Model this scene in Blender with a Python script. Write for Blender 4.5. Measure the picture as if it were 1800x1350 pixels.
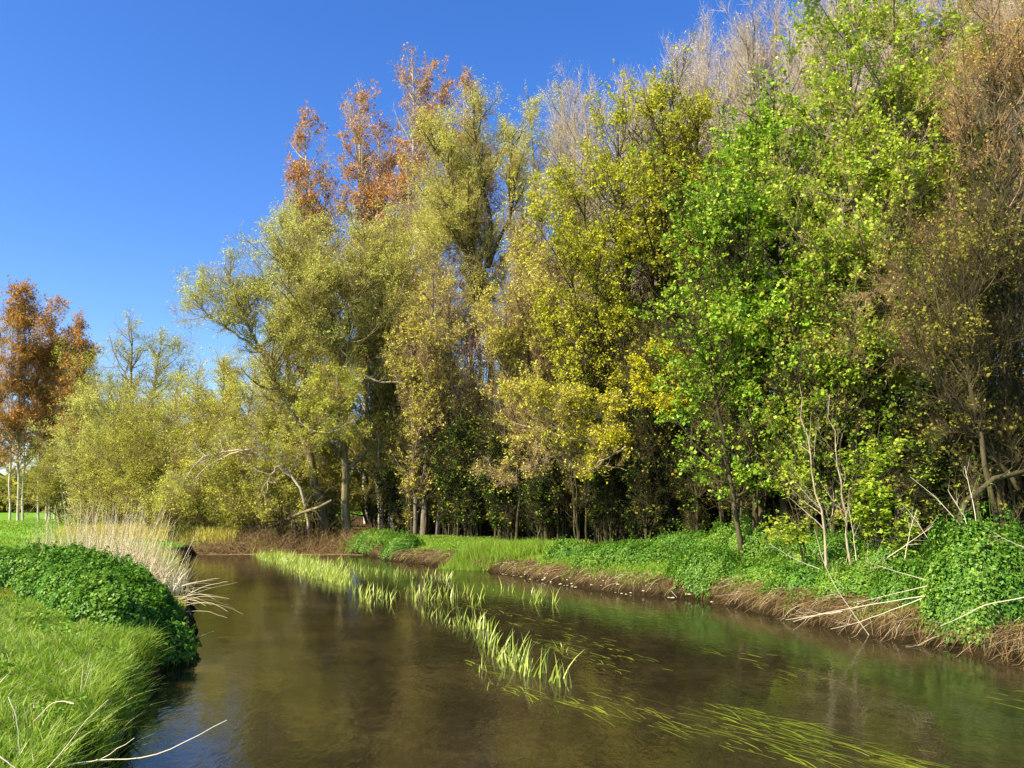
import bpy, math
import numpy as np

# ---------------------------------------------------------------- camera, sky, sun, exposure
SC = bpy.context.scene
COL = SC.collection
for o in list(bpy.data.objects): bpy.data.objects.remove(o)
F = 1480.0; H = 2.4; VH = 885.0
TH = math.atan((VH - 675.0) / F)
cam = bpy.data.cameras.new('camera'); co = bpy.data.objects.new('camera', cam); COL.objects.link(co)
cam.sensor_width = 36.0; cam.lens = 36.0 * F / 1800.0; cam.clip_start = 0.1; cam.clip_end = 4000
co.location = (0, 0, H); co.rotation_euler = (math.pi / 2 + TH, 0, 0)
SC.camera = co
SUN_EL = math.radians(42); SUN_AZ = math.radians(-122)     # azimuth measured clockwise from the view direction (+Y)
W = bpy.data.worlds.new('World'); SC.world = W; W.use_nodes = True
wn = W.node_tree.nodes; wl = W.node_tree.links
sky = wn.new('ShaderNodeTexSky'); sky.sky_type = 'NISHITA'; sky.sun_disc = False
sky.sun_elevation = SUN_EL; sky.sun_rotation = SUN_AZ; sky.altitude = 100; sky.air_density = 1.0
sky.dust_density = 0.7; sky.ozone_density = 4.0
hs = wn.new('ShaderNodeHueSaturation'); hs.inputs['Saturation'].default_value = 1.28; hs.inputs['Hue'].default_value = 0.514
wl.new(sky.outputs[0], hs.inputs['Color']); wl.new(hs.outputs[0], wn['Background'].inputs[0])
wn['Background'].inputs[1].default_value = 0.105
sun = bpy.data.lights.new('sun', 'SUN'); so = bpy.data.objects.new('sun', sun); COL.objects.link(so)
sun.energy = 5.0; sun.angle = math.radians(0.5); sun.color = (1.0, 0.88, 0.66)
so.rotation_euler = (math.pi / 2 - SUN_EL, 0, math.pi - SUN_AZ)
SC.view_settings.view_transform = 'Standard'; SC.view_settings.look = 'None'
SC.view_settings.exposure = 1.27; SC.view_settings.gamma = 1.0
SC.cycles.max_bounces = 7; SC.cycles.transparent_max_bounces = 12
SC.cycles.diffuse_bounces = 3; SC.cycles.glossy_bounces = 3; SC.cycles.transmission_bounces = 4

A = np.array
def ray(u, v):
    x = (u - 900.0) / F; y = (675.0 - v) / F
    return A([x, math.cos(TH) - y * math.sin(TH), math.sin(TH) + y * math.cos(TH)])
def at(u, v, Y):                       # the point of the place seen at photo pixel u,v that lies Y metres ahead
    d = ray(u, v); return A([0, 0, H]) + d * (Y / d[1])
def gnd(u, v, z=0.0):
    d = ray(u, v); return A([0, 0, H]) + d * ((z - H) / d[2])

# ---------------------------------------------------------------- materials
def new_mat(name):
    m = bpy.data.materials.new(name); m.use_nodes = True
    nt = m.node_tree; nt.nodes.clear()
    out = nt.nodes.new('ShaderNodeOutputMaterial')
    return m, nt.nodes, nt.links, out
def ramp(n, cols, fac=None, l=None):
    r = n.new('ShaderNodeValToRGB'); e = r.color_ramp.elements
    while len(e) < len(cols): e.new(0.5)
    for i, c in enumerate(cols):
        if len(c) == 4: e[i].position = c[3]
        else: e[i].position = i / max(1, len(cols) - 1)
        e[i].color = (c[0], c[1], c[2], 1)
    return r
def leaf_mat(name, cols, trans=0.35, gloss=0.0, rough=0.45):
    if not any(q in name for q in ('nettle', 'grass', 'dead', 'litter', 'ivy', 'dock', 'reed', 'weed')): cols = [sc(c, 1.35) for c in cols]
    m, n, l, out = new_mat(name)
    g = n.new('ShaderNodeNewGeometry'); r = ramp(n, cols); l.new(g.outputs['Random Per Island'], r.inputs[0])
    d = n.new('ShaderNodeBsdfDiffuse'); t = n.new('ShaderNodeBsdfTranslucent'); mx = n.new('ShaderNodeMixShader')
    l.new(r.outputs[0], d.inputs[0]); l.new(r.outputs[0], t.inputs[0]); mx.inputs[0].default_value = trans
    l.new(d.outputs[0], mx.inputs[1]); l.new(t.outputs[0], mx.inputs[2]); last = mx
    if gloss:
        gl = n.new('ShaderNodeBsdfGlossy'); gl.inputs['Roughness'].default_value = rough; gl.inputs[0].default_value = (.9, .95, .9, 1)
        m2 = n.new('ShaderNodeMixShader'); m2.inputs[0].default_value = gloss
        l.new(last.outputs[0], m2.inputs[1]); l.new(gl.outputs[0], m2.inputs[2]); last = m2
    l.new(last.outputs[0], out.inputs[0]); return m
def bark_mat(name, c1, c2, scale=6.0, c3=None):
    m, n, l, out = new_mat(name)
    tc = n.new('ShaderNodeTexCoord'); mp = n.new('ShaderNodeMapping'); mp.inputs['Scale'].default_value = (1, 1, .25)
    no = n.new('ShaderNodeTexNoise'); no.inputs['Scale'].default_value = scale; no.inputs['Detail'].default_value = 6
    l.new(tc.outputs['Object'], mp.inputs[0]); l.new(mp.outputs[0], no.inputs['Vector'])
    cols = [(*c1, .3), (*c2, .7)] if c3 is None else [(*c1, .3), (*c2, .55), (*c3, .75)]
    r = ramp(n, cols); l.new(no.outputs[0], r.inputs[0])
    d = n.new('ShaderNodeBsdfDiffuse'); l.new(r.outputs[0], d.inputs[0])
    b = n.new('ShaderNodeBump'); b.inputs['Strength'].default_value = .6; b.inputs['Distance'].default_value = .03
    l.new(no.outputs[0], b.inputs['Height']); l.new(b.outputs[0], d.inputs['Normal'])
    l.new(d.outputs[0], out.inputs[0]); return m

def sc(c, k): return tuple(min(.95, x * k) for x in c)
LM = {
 'willow':  leaf_mat('willow_leaf', [(.20,.23,.025), (.34,.37,.04), (.48,.48,.09), (.28,.33,.05)], .4),
 'willow2': leaf_mat('pale_willow_leaf', [(.32,.35,.07), (.48,.50,.12), (.60,.60,.20)], .4),
 'willowy': leaf_mat('yellow_willow_leaf', [(.38,.37,.04), (.54,.52,.08), (.60,.58,.15)], .4),
 'bronze':  leaf_mat('bronze_poplar_leaf', [(.26,.11,.03), (.40,.20,.05), (.46,.28,.08), (.32,.14,.035)], .35),
 'orange':  leaf_mat('orange_poplar_leaf', [(.28,.13,.03), (.42,.22,.045), (.46,.29,.07)], .35),
 'maple_y': leaf_mat('yellow_olive_leaf', [(.22,.22,.018), (.34,.345,.03), (.44,.435,.05), (.27,.31,.03)], .4),
 'gold':    leaf_mat('golden_leaf', [(.38,.38,.015), (.50,.49,.025), (.50,.43,.03)], .4),
 'green':   leaf_mat('fresh_green_leaf', [(.10,.21,.012), (.19,.33,.02), (.30,.42,.03), (.15,.27,.015)], .42, .015),
 'lime':    leaf_mat('yellow_green_leaf', [(.20,.27,.02), (.30,.37,.03), (.38,.43,.05)], .42, .02),
 'olive':   leaf_mat('dull_olive_leaf', [(.12,.13,.02), (.22,.20,.03), (.28,.26,.05)], .35),
 'bud':     leaf_mat('rusty_bud', [(.30,.15,.05), (.44,.24,.09), (.34,.28,.06)], .3),
 'ochre':   leaf_mat('ochre_bud', [(.30,.26,.045), (.43,.39,.07), (.50,.47,.12)], .3),
 'pink':    leaf_mat('pinkish_twig_bud', [(.32,.26,.19), (.44,.36,.27), (.38,.29,.21)], .3),
 'dark':    leaf_mat('ivy_and_shade_leaf', [(.012,.022,.007), (.022,.04,.012), (.045,.065,.018)], .2, .0),  # ivy, and woodland leaves coloured near black to stand for the wood's shade
 'nettle':  leaf_mat('nettle_leaf', [(.035,.11,.010), (.07,.19,.015), (.14,.30,.025), (.05,.15,.012)], .32, .018),
 'nettle2': leaf_mat('light_nettle_leaf', [(.10,.22,.02), (.17,.31,.03), (.27,.40,.05)], .35, .015),
 'grass':   leaf_mat('grass_blade', [(.13,.26,.016), (.20,.36,.025), (.29,.43,.035), (.36,.43,.07), (.16,.31,.02)], .42, .015),
 'grass2':  leaf_mat('dark_grass_blade', [(.06,.18,.015), (.10,.26,.02), (.17,.34,.03)], .40, .015),
 'reed':    leaf_mat('fresh_reed_blade', [(.26,.38,.03), (.38,.48,.05), (.52,.56,.14)], .35, .05),
 'weed':    leaf_mat('river_weed', [(.07,.11,.01), (.16,.20,.015), (.30,.33,.03), (.05,.075,.01)], .3, .03),
 'straw':   leaf_mat('dead_reed_stalk', [(.52,.42,.22), (.72,.62,.38), (.85,.78,.56), (.60,.46,.26)], .2),
 'thatch':  leaf_mat('dead_brown_stem', [(.11,.07,.03), (.22,.145,.06), (.40,.28,.13), (.06,.036,.017)], .15),
 'litter':  leaf_mat('leaf_litter_bit', [(.14,.075,.035), (.24,.14,.06), (.34,.22,.11)], .1),
 'dock':    leaf_mat('dock_leaf', [(.20,.42,.03), (.32,.50,.04), (.46,.50,.06)], .4, .06),
}
BM = {
 'willow': bark_mat('willow_bark', (.10,.085,.04), (.28,.24,.13)),
 'pale':   bark_mat('pale_poplar_bark', (.32,.27,.19), (.62,.56,.44), 4),
 'grey':   bark_mat('grey_bark', (.10,.085,.065), (.24,.20,.16)),
 'dark':   bark_mat('dark_mossy_bark', (.035,.030,.015), (.11,.095,.05)),
 'bough':  bark_mat('weathered_bough', (.35,.29,.18), (.60,.52,.38)),
 'twig_o': bark_mat('olive_twig', (.26,.21,.07), (.44,.36,.13)),
 'twig_g': bark_mat('grey_pink_twig', (.34,.28,.21), (.56,.47,.37)),
 'twig_b': bark_mat('brown_twig', (.22,.15,.08), (.42,.30,.16)),
 'twig_d': bark_mat('dark_twig', (.05,.04,.02), (.12,.10,.05)),
 'sapling': bark_mat('pale_sapling_bark', (.22,.18,.11), (.44,.37,.24), 14),
}

# ---------------------------------------------------------------- mesh helpers
def nrm(v): return v / np.maximum(1e-9, np.linalg.norm(v, axis=-1, keepdims=True))
class MB:
    def __init__(s): s.v = []; s.f = []; s.m = []; s.n = 0
    def add(s, v, f, m=0):
        if len(v) == 0: return
        s.v.append(v.reshape(-1, 3)); s.f.append(f + s.n); s.m.append(np.full(len(f), m, np.int32)); s.n += len(s.v[-1])
    def build(s, name, mats, parent=None, smooth=False, origin=None):
        V = np.concatenate(s.v).astype(np.float32); Q = np.concatenate(s.f).astype(np.int32); M = np.concatenate(s.m)
        if origin is not None: V = V - A(origin, np.float32)
        me = bpy.data.meshes.new(name)
        me.vertices.add(len(V)); me.vertices.foreach_set('co', V.ravel())
        me.loops.add(Q.size); me.loops.foreach_set('vertex_index', Q.ravel())
        me.polygons.add(len(Q)); me.polygons.foreach_set('loop_start', np.arange(len(Q), dtype=np.int32) * 4)
        me.polygons.foreach_set('material_index', M)
        if smooth: me.polygons.foreach_set('use_smooth', np.ones(len(Q), bool))
        for m in mats: me.materials.append(m)
        me.update(calc_edges=True)
        o = bpy.data.objects.new(name, me); COL.objects.link(o)
        if parent is not None: o.parent = parent
        elif origin is not None: o.location = origin
        return o
def tubes(P, R, S=3, rng=None):
    N, K, _ = P.shape
    T = np.gradient(P, axis=1); T = nrm(T)
    ref = np.tile(A([0.31, 0.27, 0.1]), (N, 1)); ref = ref + (0 if rng is None else rng.normal(0, .5, (N, 3)))
    a = nrm(np.cross(T, ref[:, None, :])); b = np.cross(T, a)
    an = np.arange(S) * 2 * math.pi / S
    V = P[:, :, None, :] + R[:, :, None, None] * (np.cos(an)[None, None, :, None] * a[:, :, None, :] + np.sin(an)[None, None, :, None] * b[:, :, None, :])
    i = np.arange(N)[:, None, None] * K * S + np.arange(K - 1)[None, :, None] * S
    j = np.arange(S)[None, None, :]; j2 = (j + 1) % S
    Q = np.stack([i + j, i + j2, i + S + j2, i + S + j], -1).reshape(-1, 4)
    return V.reshape(-1, 3), Q
def leaves(C, L, Wd, rng, up=0.0, droop=0.0, dirs=None, spread=1.0):
    """diamond leaves at C, length L, width Wd; normals biased to up"""
    N = len(C)
    n = rng.normal(0, 1, (N, 3)); n[:, 2] += up * 2; n = nrm(n)
    d = rng.normal(0, spread, (N, 3)); d[:, 2] -= droop
    if dirs is not None: d = d + dirs
    d = nrm(d - n * np.sum(d * n, -1, keepdims=True)); w = np.cross(n, d)
    s = .4 + 1.05 * rng.uniform(0, 1, (N, 1)) ** 1.3; l = L * s * 1.1; ww = Wd * s * .55
    tip = C + d * l - n * l * .15
    V = np.stack([C, C + d * l * .45 + w * ww + n * l * .05, tip, C + d * l * .45 - w * ww + n * l * .05], 1)
    return V.reshape(-1, 3), np.arange(N * 4).reshape(-1, 4)
def fold_leaves(C, L, Wd, n, d, rng, curl=.2):
    """bigger folded leaves with a midrib"""
    N = len(C); n = nrm(n); d = nrm(d - n * np.sum(d * n, -1, keepdims=True)); w = np.cross(n, d)
    s = rng.uniform(.6, 1.25, (N, 1)); l = L * s; ww = Wd * s * .5
    base = C; mid = C + d * l * .5 - n * l * .02; tip = C + d * l - n * l * curl
    le = C + d * l * .38 + w * ww + n * ww * .35; ri = C + d * l * .38 - w * ww + n * ww * .35
    V = np.stack([base, le, tip, ri, mid], 1).reshape(-1, 3)
    i = np.arange(N)[:, None] * 5
    Q = np.concatenate([i + A([[0, 4, 2, 1]]), i + A([[0, 3, 2, 4]])])
    return V, Q
def blades(P, h, w, lean, rng, K=4, wind=(0, 0), bend=.5, fld=None):
    """grass blades: K-point strips that taper and bend"""
    N = len(P); az = rng.uniform(0, 2 * math.pi, N)
    ld = np.stack([np.cos(az), np.sin(az), np.zeros(N)], -1) * (lean * rng.uniform(.2, 1.3, (N, 1))); ld[:, 0] += wind[0]; ld[:, 1] += wind[1]
    if fld is not None: ld[:, :2] += fld
    hh = (h if np.ndim(h) else np.full(N, h)) * rng.uniform(.55, 1.25, N)
    t = np.linspace(0, 1, K)[None, :, None]
    sp = ld[:, None, :] * (t * (1 - bend) + bend * t * t) * hh[:, None, None]
    up = A([0, 0, 1.])[None, None, :] * hh[:, None, None] * (t - .25 * t * t * np.clip(np.linalg.norm(ld, axis=-1), 0, 2)[:, None, None])
    C = P[:, None, :] + sp + up
    wa = rng.uniform(0, 2 * math.pi, N); wd = np.stack([np.cos(wa), np.sin(wa), np.zeros(N)], -1)
    ww = (w * rng.uniform(.6, 1.3, N))[:, None, None] * (1 - t ** 2 * .92) * .5
    V = np.stack([C - wd[:, None, :] * ww, C + wd[:, None, :] * ww], 2)
    i = np.arange(N)[:, None] * K * 2 + np.arange(K - 1)[None, :] * 2
    Q = np.stack([i, i + 1, i + 3, i + 2], -1).reshape(-1, 4)
    return V.reshape(-1, 3), Q
def meta(o, label=None, cat=None, group=None, kind=None):
    if label: o['label'] = label
    if cat: o['category'] = cat
    if group: o['group'] = group
    if kind: o['kind'] = kind
    return o
def empty(name, loc, label, cat, group=None):
    o = bpy.data.objects.new(name, None); COL.objects.link(o); o.location = [float(c) for c in loc]; o.empty_display_size = .3
    return meta(o, label, cat, group)
def copy_tree(o, loc, rz, s, label=None):
    c = o.copy(); COL.objects.link(c); c.location = [float(q) for q in loc]; c.rotation_euler = (0, 0, rz); c.scale = s
    if label: c['label'] = label
    for ch in o.children:
        d = ch.copy(); COL.objects.link(d); d.parent = c
    return c

# ---------------------------------------------------------------- river and terrain
right = [gnd(*p)[:2] for p in [(1800,1163),(1720,1150),(1650,1138),(1560,1122),(1500,1112),(1430,1098),(1370,1085),(1300,1068),(1240,1055),(1180,1050),(1100,1044),(1040,1036),(980,1026),(900,1011),(840,1002),(790,998),(740,991),(690,986),(640,976),(600,972),(540,972),(470,974),(400,974)]]
left = [gnd(*p)[:2] for p in [(345,975),(300,985),(275,998),(290,1015),(322,1040),(335,1075),(345,1105),(338,1135),(300,1155),(275,1180),(262,1210),(248,1250),(236,1290),(215,1330),(200,1352)]]
RIV = [A(p) for p in [(40,-46),(16.5,-4)]] + right + [A(p) for p in [(-22,47),(-40,56),(-90,70),(-200,90)]] + [A(p) for p in [(-200,78),(-90,58),(-45,44)]] + left + [A(p) for p in [(-3.0,6.0),(-1.2,4.2),(1.5,2.4),(5,-1.5),(20,-46)]]
RIV = np.array(RIV)
def river_sd(x, y):
    """distance to the water's edge, negative inside the river"""
    shp = np.shape(x); x = np.ravel(x).astype(float); y = np.ravel(y).astype(float)
    best = np.full(len(x), 1e9); ins = np.zeros(len(x), bool)
    n = len(RIV)
    for i in range(n):
        ax, ay = RIV[i]; bx, by = RIV[(i + 1) % n]
        dx, dy = bx - ax, by - ay; t = np.clip(((x - ax) * dx + (y - ay) * dy) / (dx * dx + dy * dy + 1e-12), 0, 1)
        best = np.minimum(best, np.hypot(x - ax - t * dx, y - ay - t * dy))
        cnd = ((ay > y) != (by > y)) & (x < (bx - ax) * (y - ay) / (by - ay + 1e-12) + ax)
        ins ^= cnd
    return np.where(ins, -best, best).reshape(shp)
def vnoise(x, y, s, seed=0):
    x = np.asarray(x) / s; y = np.asarray(y) / s
    return (np.sin(x * 1.7 + 3.1 * np.sin(y * .9 + seed) + seed) + np.sin(y * 2.1 + 2.3 * np.sin(x * 1.1 + seed * 2) + 1.3) + np.sin((x + y) * 1.33 + seed * 3) * .7) / 2.7
def hgt(x, y):
    x = np.asarray(x, float); y = np.asarray(y, float)
    sd = river_sd(x, y)
    lf = x < np.interp(y, [0, 8, 15, 30, 45, 60], [-3, -3.4, -2, -4, -17, -200])
    sdn = sd + .16 * vnoise(x, y, .55, 1) + .06 * vnoise(x, y, .2, 4)
    zl = np.interp(sdn, [-6, -1.6, -.3, 0, .22, .9, 3, 9], [-.75, -.55, -.25, -.05, .42, .62, .78, .80])
    zr = np.interp(sdn, [-6, -1.6, -.3, 0, .22, .7, 1.8, 9], [-.75, -.55, -.25, -.05, .22, .42, .62, .80])
    z = np.where(lf, zl, zr)
    rough = np.where(sd > .3, 1.0, .3)
    z = z + rough * (.05 * vnoise(x, y, 1.3, 2) + .02 * vnoise(x, y, .35, 5)) * np.where(np.abs(x) + np.abs(y) < 130, 1, .4)
    return z
def G(x, y): return A([x, y, float(hgt(A([x]), A([y]))[0])])

def axis(lo, hi, step, ends):
    a = np.arange(lo, hi, step); l = lo - np.cumsum(step * 1.18 ** np.arange(1, 60)); r = a[-1] + np.cumsum(step * 1.18 ** np.arange(1, 60))
    a = np.concatenate([l[::-1], a, r]); return a[(a > -ends) & (a < ends)]
def terrain():
    xs = axis(-16, 17, .13, 1500); ys = axis(2.5, 46, .14, 1500)
    X, Y = np.meshgrid(xs, ys); Z = hgt(X, Y)
    V = np.stack([X, Y, Z], -1).reshape(-1, 3); nx = len(xs); ny = len(ys)
    i = (np.arange(ny - 1)[:, None] * nx + np.arange(nx - 1)[None, :]).reshape(-1)
    Q = np.stack([i, i + 1, i + nx + 1, i + nx], -1)
    m, n, l, out = new_mat('ground_soil_and_turf')
    b = MB(); b.add(V, Q); o = b.build('ground', [m], smooth=True); meta(o, 'grassy river banks and woodland floor', kind='structure')
    sd = river_sd(X, Y).ravel()
    wood = np.clip((X.ravel() - np.interp(Y.ravel(), [0, 12, 20, 30, 44, 60, 90], [22, 11.5, 8.8, 3.5, -7, -22, -22])) / 1.5, 0, 1)
    leftside = X.ravel() < np.interp(Y.ravel(), [0, 8, 15, 30, 45, 60, 90], [-3, -3.4, -2, -4, -17, -24, -28])
    grass = np.where(leftside, np.clip((sd - .25) / .3, 0, 1), np.clip((sd - .9) / .6, 0, 1) * (1 - wood))
    at_ = o.data.attributes.new('turf', 'FLOAT', 'POINT'); at_.data.foreach_set('value', grass.astype(np.float32))
    a = n.new('ShaderNodeAttribute'); a.attribute_name = 'turf'
    tc = n.new('ShaderNodeTexCoord')
    n1 = n.new('ShaderNodeTexNoise'); n1.inputs['Scale'].default_value = 3; n1.inputs['Detail'].default_value = 9; n1.inputs['Roughness'].default_value = .7
    n2 = n.new('ShaderNodeTexNoise'); n2.inputs['Scale'].default_value = .5; n2.inputs['Detail'].default_value = 8
    l.new(tc.outputs['Object'], n1.inputs['Vector']); l.new(tc.outputs['Object'], n2.inputs['Vector'])
    soil = ramp(n, [(.022, .017, .009, .3), (.06, .043, .02, .5), (.12, .085, .042, .7)]); l.new(n1.outputs[0], soil.inputs[0])
    turf = ramp(n, [(.06, .15, .02, .3), (.13, .27, .03, .5), (.22, .34, .05, .7)]); l.new(n2.outputs[0], turf.inputs[0])
    mx = n.new('ShaderNodeMixRGB'); l.new(a.outputs['Fac'], mx.inputs[0]); l.new(soil.outputs[0], mx.inputs[1]); l.new(turf.outputs[0], mx.inputs[2])
    # soil darkens near the water level: wetness, plus painted shade of the undercut bank
    sx = n.new('ShaderNodeSeparateXYZ'); l.new(tc.outputs['Object'], sx.inputs[0]); mr = n.new('ShaderNodeMapRange'); l.new(sx.outputs['Z'], mr.inputs[0])
    mr.inputs[1].default_value = .06; mr.inputs[2].default_value = .22; mr.inputs[3].default_value = .35; mr.inputs[4].default_value = 1.0
    wm = n.new('ShaderNodeMixRGB'); wm.blend_type = 'MULTIPLY'; wm.inputs[0].default_value = 1; l.new(mx.outputs[0], wm.inputs[1]); l.new(mr.outputs[0], wm.inputs[2])
    d = n.new('ShaderNodeBsdfDiffuse'); l.new(wm.outputs[0], d.inputs[0])
    bp = n.new('ShaderNodeBump'); bp.inputs['Strength'].default_value = .8; bp.inputs['Distance'].default_value = .05
    l.new(n1.outputs[0], bp.inputs['Height']); l.new(bp.outputs[0], d.inputs['Normal']); l.new(d.outputs[0], out.inputs[0])
terrain()

def water():
    me = bpy.data.meshes.new('river_water'); me.from_pydata([(-220, -50, 0), (60, -50, 0), (60, 100, 0), (-220, 100, 0)], [], [(0, 1, 2, 3)])
    o = bpy.data.objects.new('river_water', me); COL.objects.link(o); meta(o, 'murky brown river water', kind='structure')
    m, n, l, out = new_mat('murky_river_water'); me.materials.append(m)
    tc = n.new('ShaderNodeTexCoord'); mp = n.new('ShaderNodeMapping'); mp.inputs['Rotation'].default_value = (0, 0, math.radians(25)); mp.inputs['Scale'].default_value = (1, .45, 1)
    l.new(tc.outputs['Object'], mp.inputs[0])
    w1 = n.new('ShaderNodeTexNoise'); w1.inputs['Scale'].default_value = 5; w1.inputs['Detail'].default_value = 4; w1.inputs['Roughness'].default_value = .55; w1.inputs['Distortion'].default_value = .6
    w2 = n.new('ShaderNodeTexNoise'); w2.inputs['Scale'].default_value = .9; w2.inputs['Detail'].default_value = 3
    l.new(mp.outputs[0], w1.inputs['Vector']); l.new(mp.outputs[0], w2.inputs['Vector'])
    ad = n.new('ShaderNodeMath'); ad.operation = 'MULTIPLY_ADD'; l.new(w2.outputs[0], ad.inputs[0]); ad.inputs[1].default_value = 1.2; l.new(w1.outputs[0], ad.inputs[2])
    w4 = n.new('ShaderNodeTexNoise'); w4.inputs['Scale'].default_value = 17; w4.inputs['Detail'].default_value = 2; l.new(mp.outputs[0], w4.inputs['Vector'])
    ad2 = n.new('ShaderNodeMath'); ad2.operation = 'MULTIPLY_ADD'; l.new(w4.outputs[0], ad2.inputs[0]); ad2.inputs[1].default_value = .55; l.new(ad.outputs[0], ad2.inputs[2]); ad = ad2
    bp = n.new('ShaderNodeBump'); bp.inputs['Strength'].default_value = .35; bp.inputs['Distance'].default_value = .012; l.new(ad.outputs[0], bp.inputs['Height'])
    fr = n.new('ShaderNodeFresnel'); fr.inputs['IOR'].default_value = 1.4; l.new(bp.outputs[0], fr.inputs['Normal'])
    gl = n.new('ShaderNodeBsdfGlossy'); gl.inputs['Roughness'].default_value = .015; l.new(bp.outputs[0], gl.inputs['Normal'])
    n3 = n.new('ShaderNodeTexNoise'); n3.inputs['Scale'].default_value = .55; n3.inputs['Detail'].default_value = 7; n3.inputs['Roughness'].default_value = .65
    l.new(tc.outputs['Object'], n3.inputs['Vector'])
    n5 = n.new('ShaderNodeTexNoise'); n5.inputs['Scale'].default_value = 7; n5.inputs['Detail'].default_value = 8; n5.inputs['Roughness'].default_value = .8; l.new(mp.outputs[0], n5.inputs['Vector'])
    am = n.new('ShaderNodeMath'); am.operation = 'ADD'; l.new(n3.outputs[0], am.inputs[0]); l.new(n5.outputs[0], am.inputs[1]); ah = n.new('ShaderNodeMath'); ah.operation = 'MULTIPLY'; ah.inputs[1].default_value = .5; l.new(am.outputs[0], ah.inputs[0])
    murk = ramp(n, [(.020, .017, .009, .35), (.046, .037, .016, .5), (.11, .080, .032, .66)]); l.new(ah.outputs[0], murk.inputs[0])
    df = n.new('ShaderNodeBsdfDiffuse'); l.new(murk.outputs[0], df.inputs[0])
    tr = n.new('ShaderNodeBsdfTransparent'); tr.inputs[0].default_value = (.60, .56, .40, 1)
    m1 = n.new('ShaderNodeMixShader'); m1.inputs[0].default_value = .5; l.new(df.outputs[0], m1.inputs[1]); l.new(tr.outputs[0], m1.inputs[2])
    m2 = n.new('ShaderNodeMixShader'); l.new(fr.outputs[0], m2.inputs[0]); l.new(m1.outputs[0], m2.inputs[1]); l.new(gl.outputs[0], m2.inputs[2])
    l.new(m2.outputs[0], out.inputs[0])
water()

# ---------------------------------------------------------------- tree generator
UP = A([0, 0, 1.])
def sample(P, i, t):
    K = P.shape[1]; s = t * (K - 1); k = np.minimum(s.astype(int), K - 2); f = (s - k)[:, None]
    p0 = P[i, k]; p1 = P[i, k + 1]; return p0 * (1 - f) + p1 * f, nrm(p1 - p0)
def grow(rng, P, R, n, t0, t1, length, ang, K, wob, trop, rr=.55, bias=None, tp=1.0, rmin=.004):
    """n children on the parent polylines P (radii R); length: f(t, pos, parent index) or a number"""
    seg = np.linalg.norm(P[:, -1] - P[:, 0], axis=-1) + .01
    i = rng.choice(len(P), n, p=seg / seg.sum()); t = t0 + (t1 - t0) * rng.uniform(0, 1, n) ** tp
    b, T = sample(P, i, t)
    K0 = P.shape[1]; pr = R[i, np.minimum((t * (K0 - 1)).astype(int), K0 - 1)]
    q = rng.normal(0, 1, (n, 3))
    if bias is not None: q = q + A(bias)
    q = nrm(q - T * np.sum(q * T, -1, keepdims=True))
    a = np.radians(ang * rng.uniform(.65, 1.3, n))[:, None]
    d = T * np.cos(a) + q * np.sin(a)
    L = (length(t, b, i) if callable(length) else np.full(n, length)) * rng.uniform(.7, 1.2, n)
    st = (L / (K - 1))[:, None]; pts = [b]
    for k in range(K - 1):
        d = nrm(d + rng.normal(0, wob, (n, 3)) + trop * UP); pts.append(pts[-1] + d * st)
    C = np.stack(pts, 1)
    r0 = np.clip(np.minimum(pr * rr, L * .03), rmin, None)
    RR = r0[:, None] * np.linspace(1, .25, K)[None, :]
    return C, RR, i
def polystem(pts, r0, r1, K=12, rng=None, wob=0.0):
    P = A(pts, float); s = np.concatenate([[0], np.cumsum(np.linalg.norm(np.diff(P, axis=0), axis=1))]); s /= s[-1]
    t = np.linspace(0, 1, K); Q = np.stack([np.interp(t, s, P[:, k]) for k in range(3)], -1)
    for _ in range(2):
        Q[1:-1] = (Q[:-2] + 2 * Q[1:-1] + Q[2:]) / 4
    if rng is not None: Q[1:] += rng.normal(0, wob, (K - 1, 3))
    return Q, r0 + (r1 - r0) * t ** .8

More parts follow.
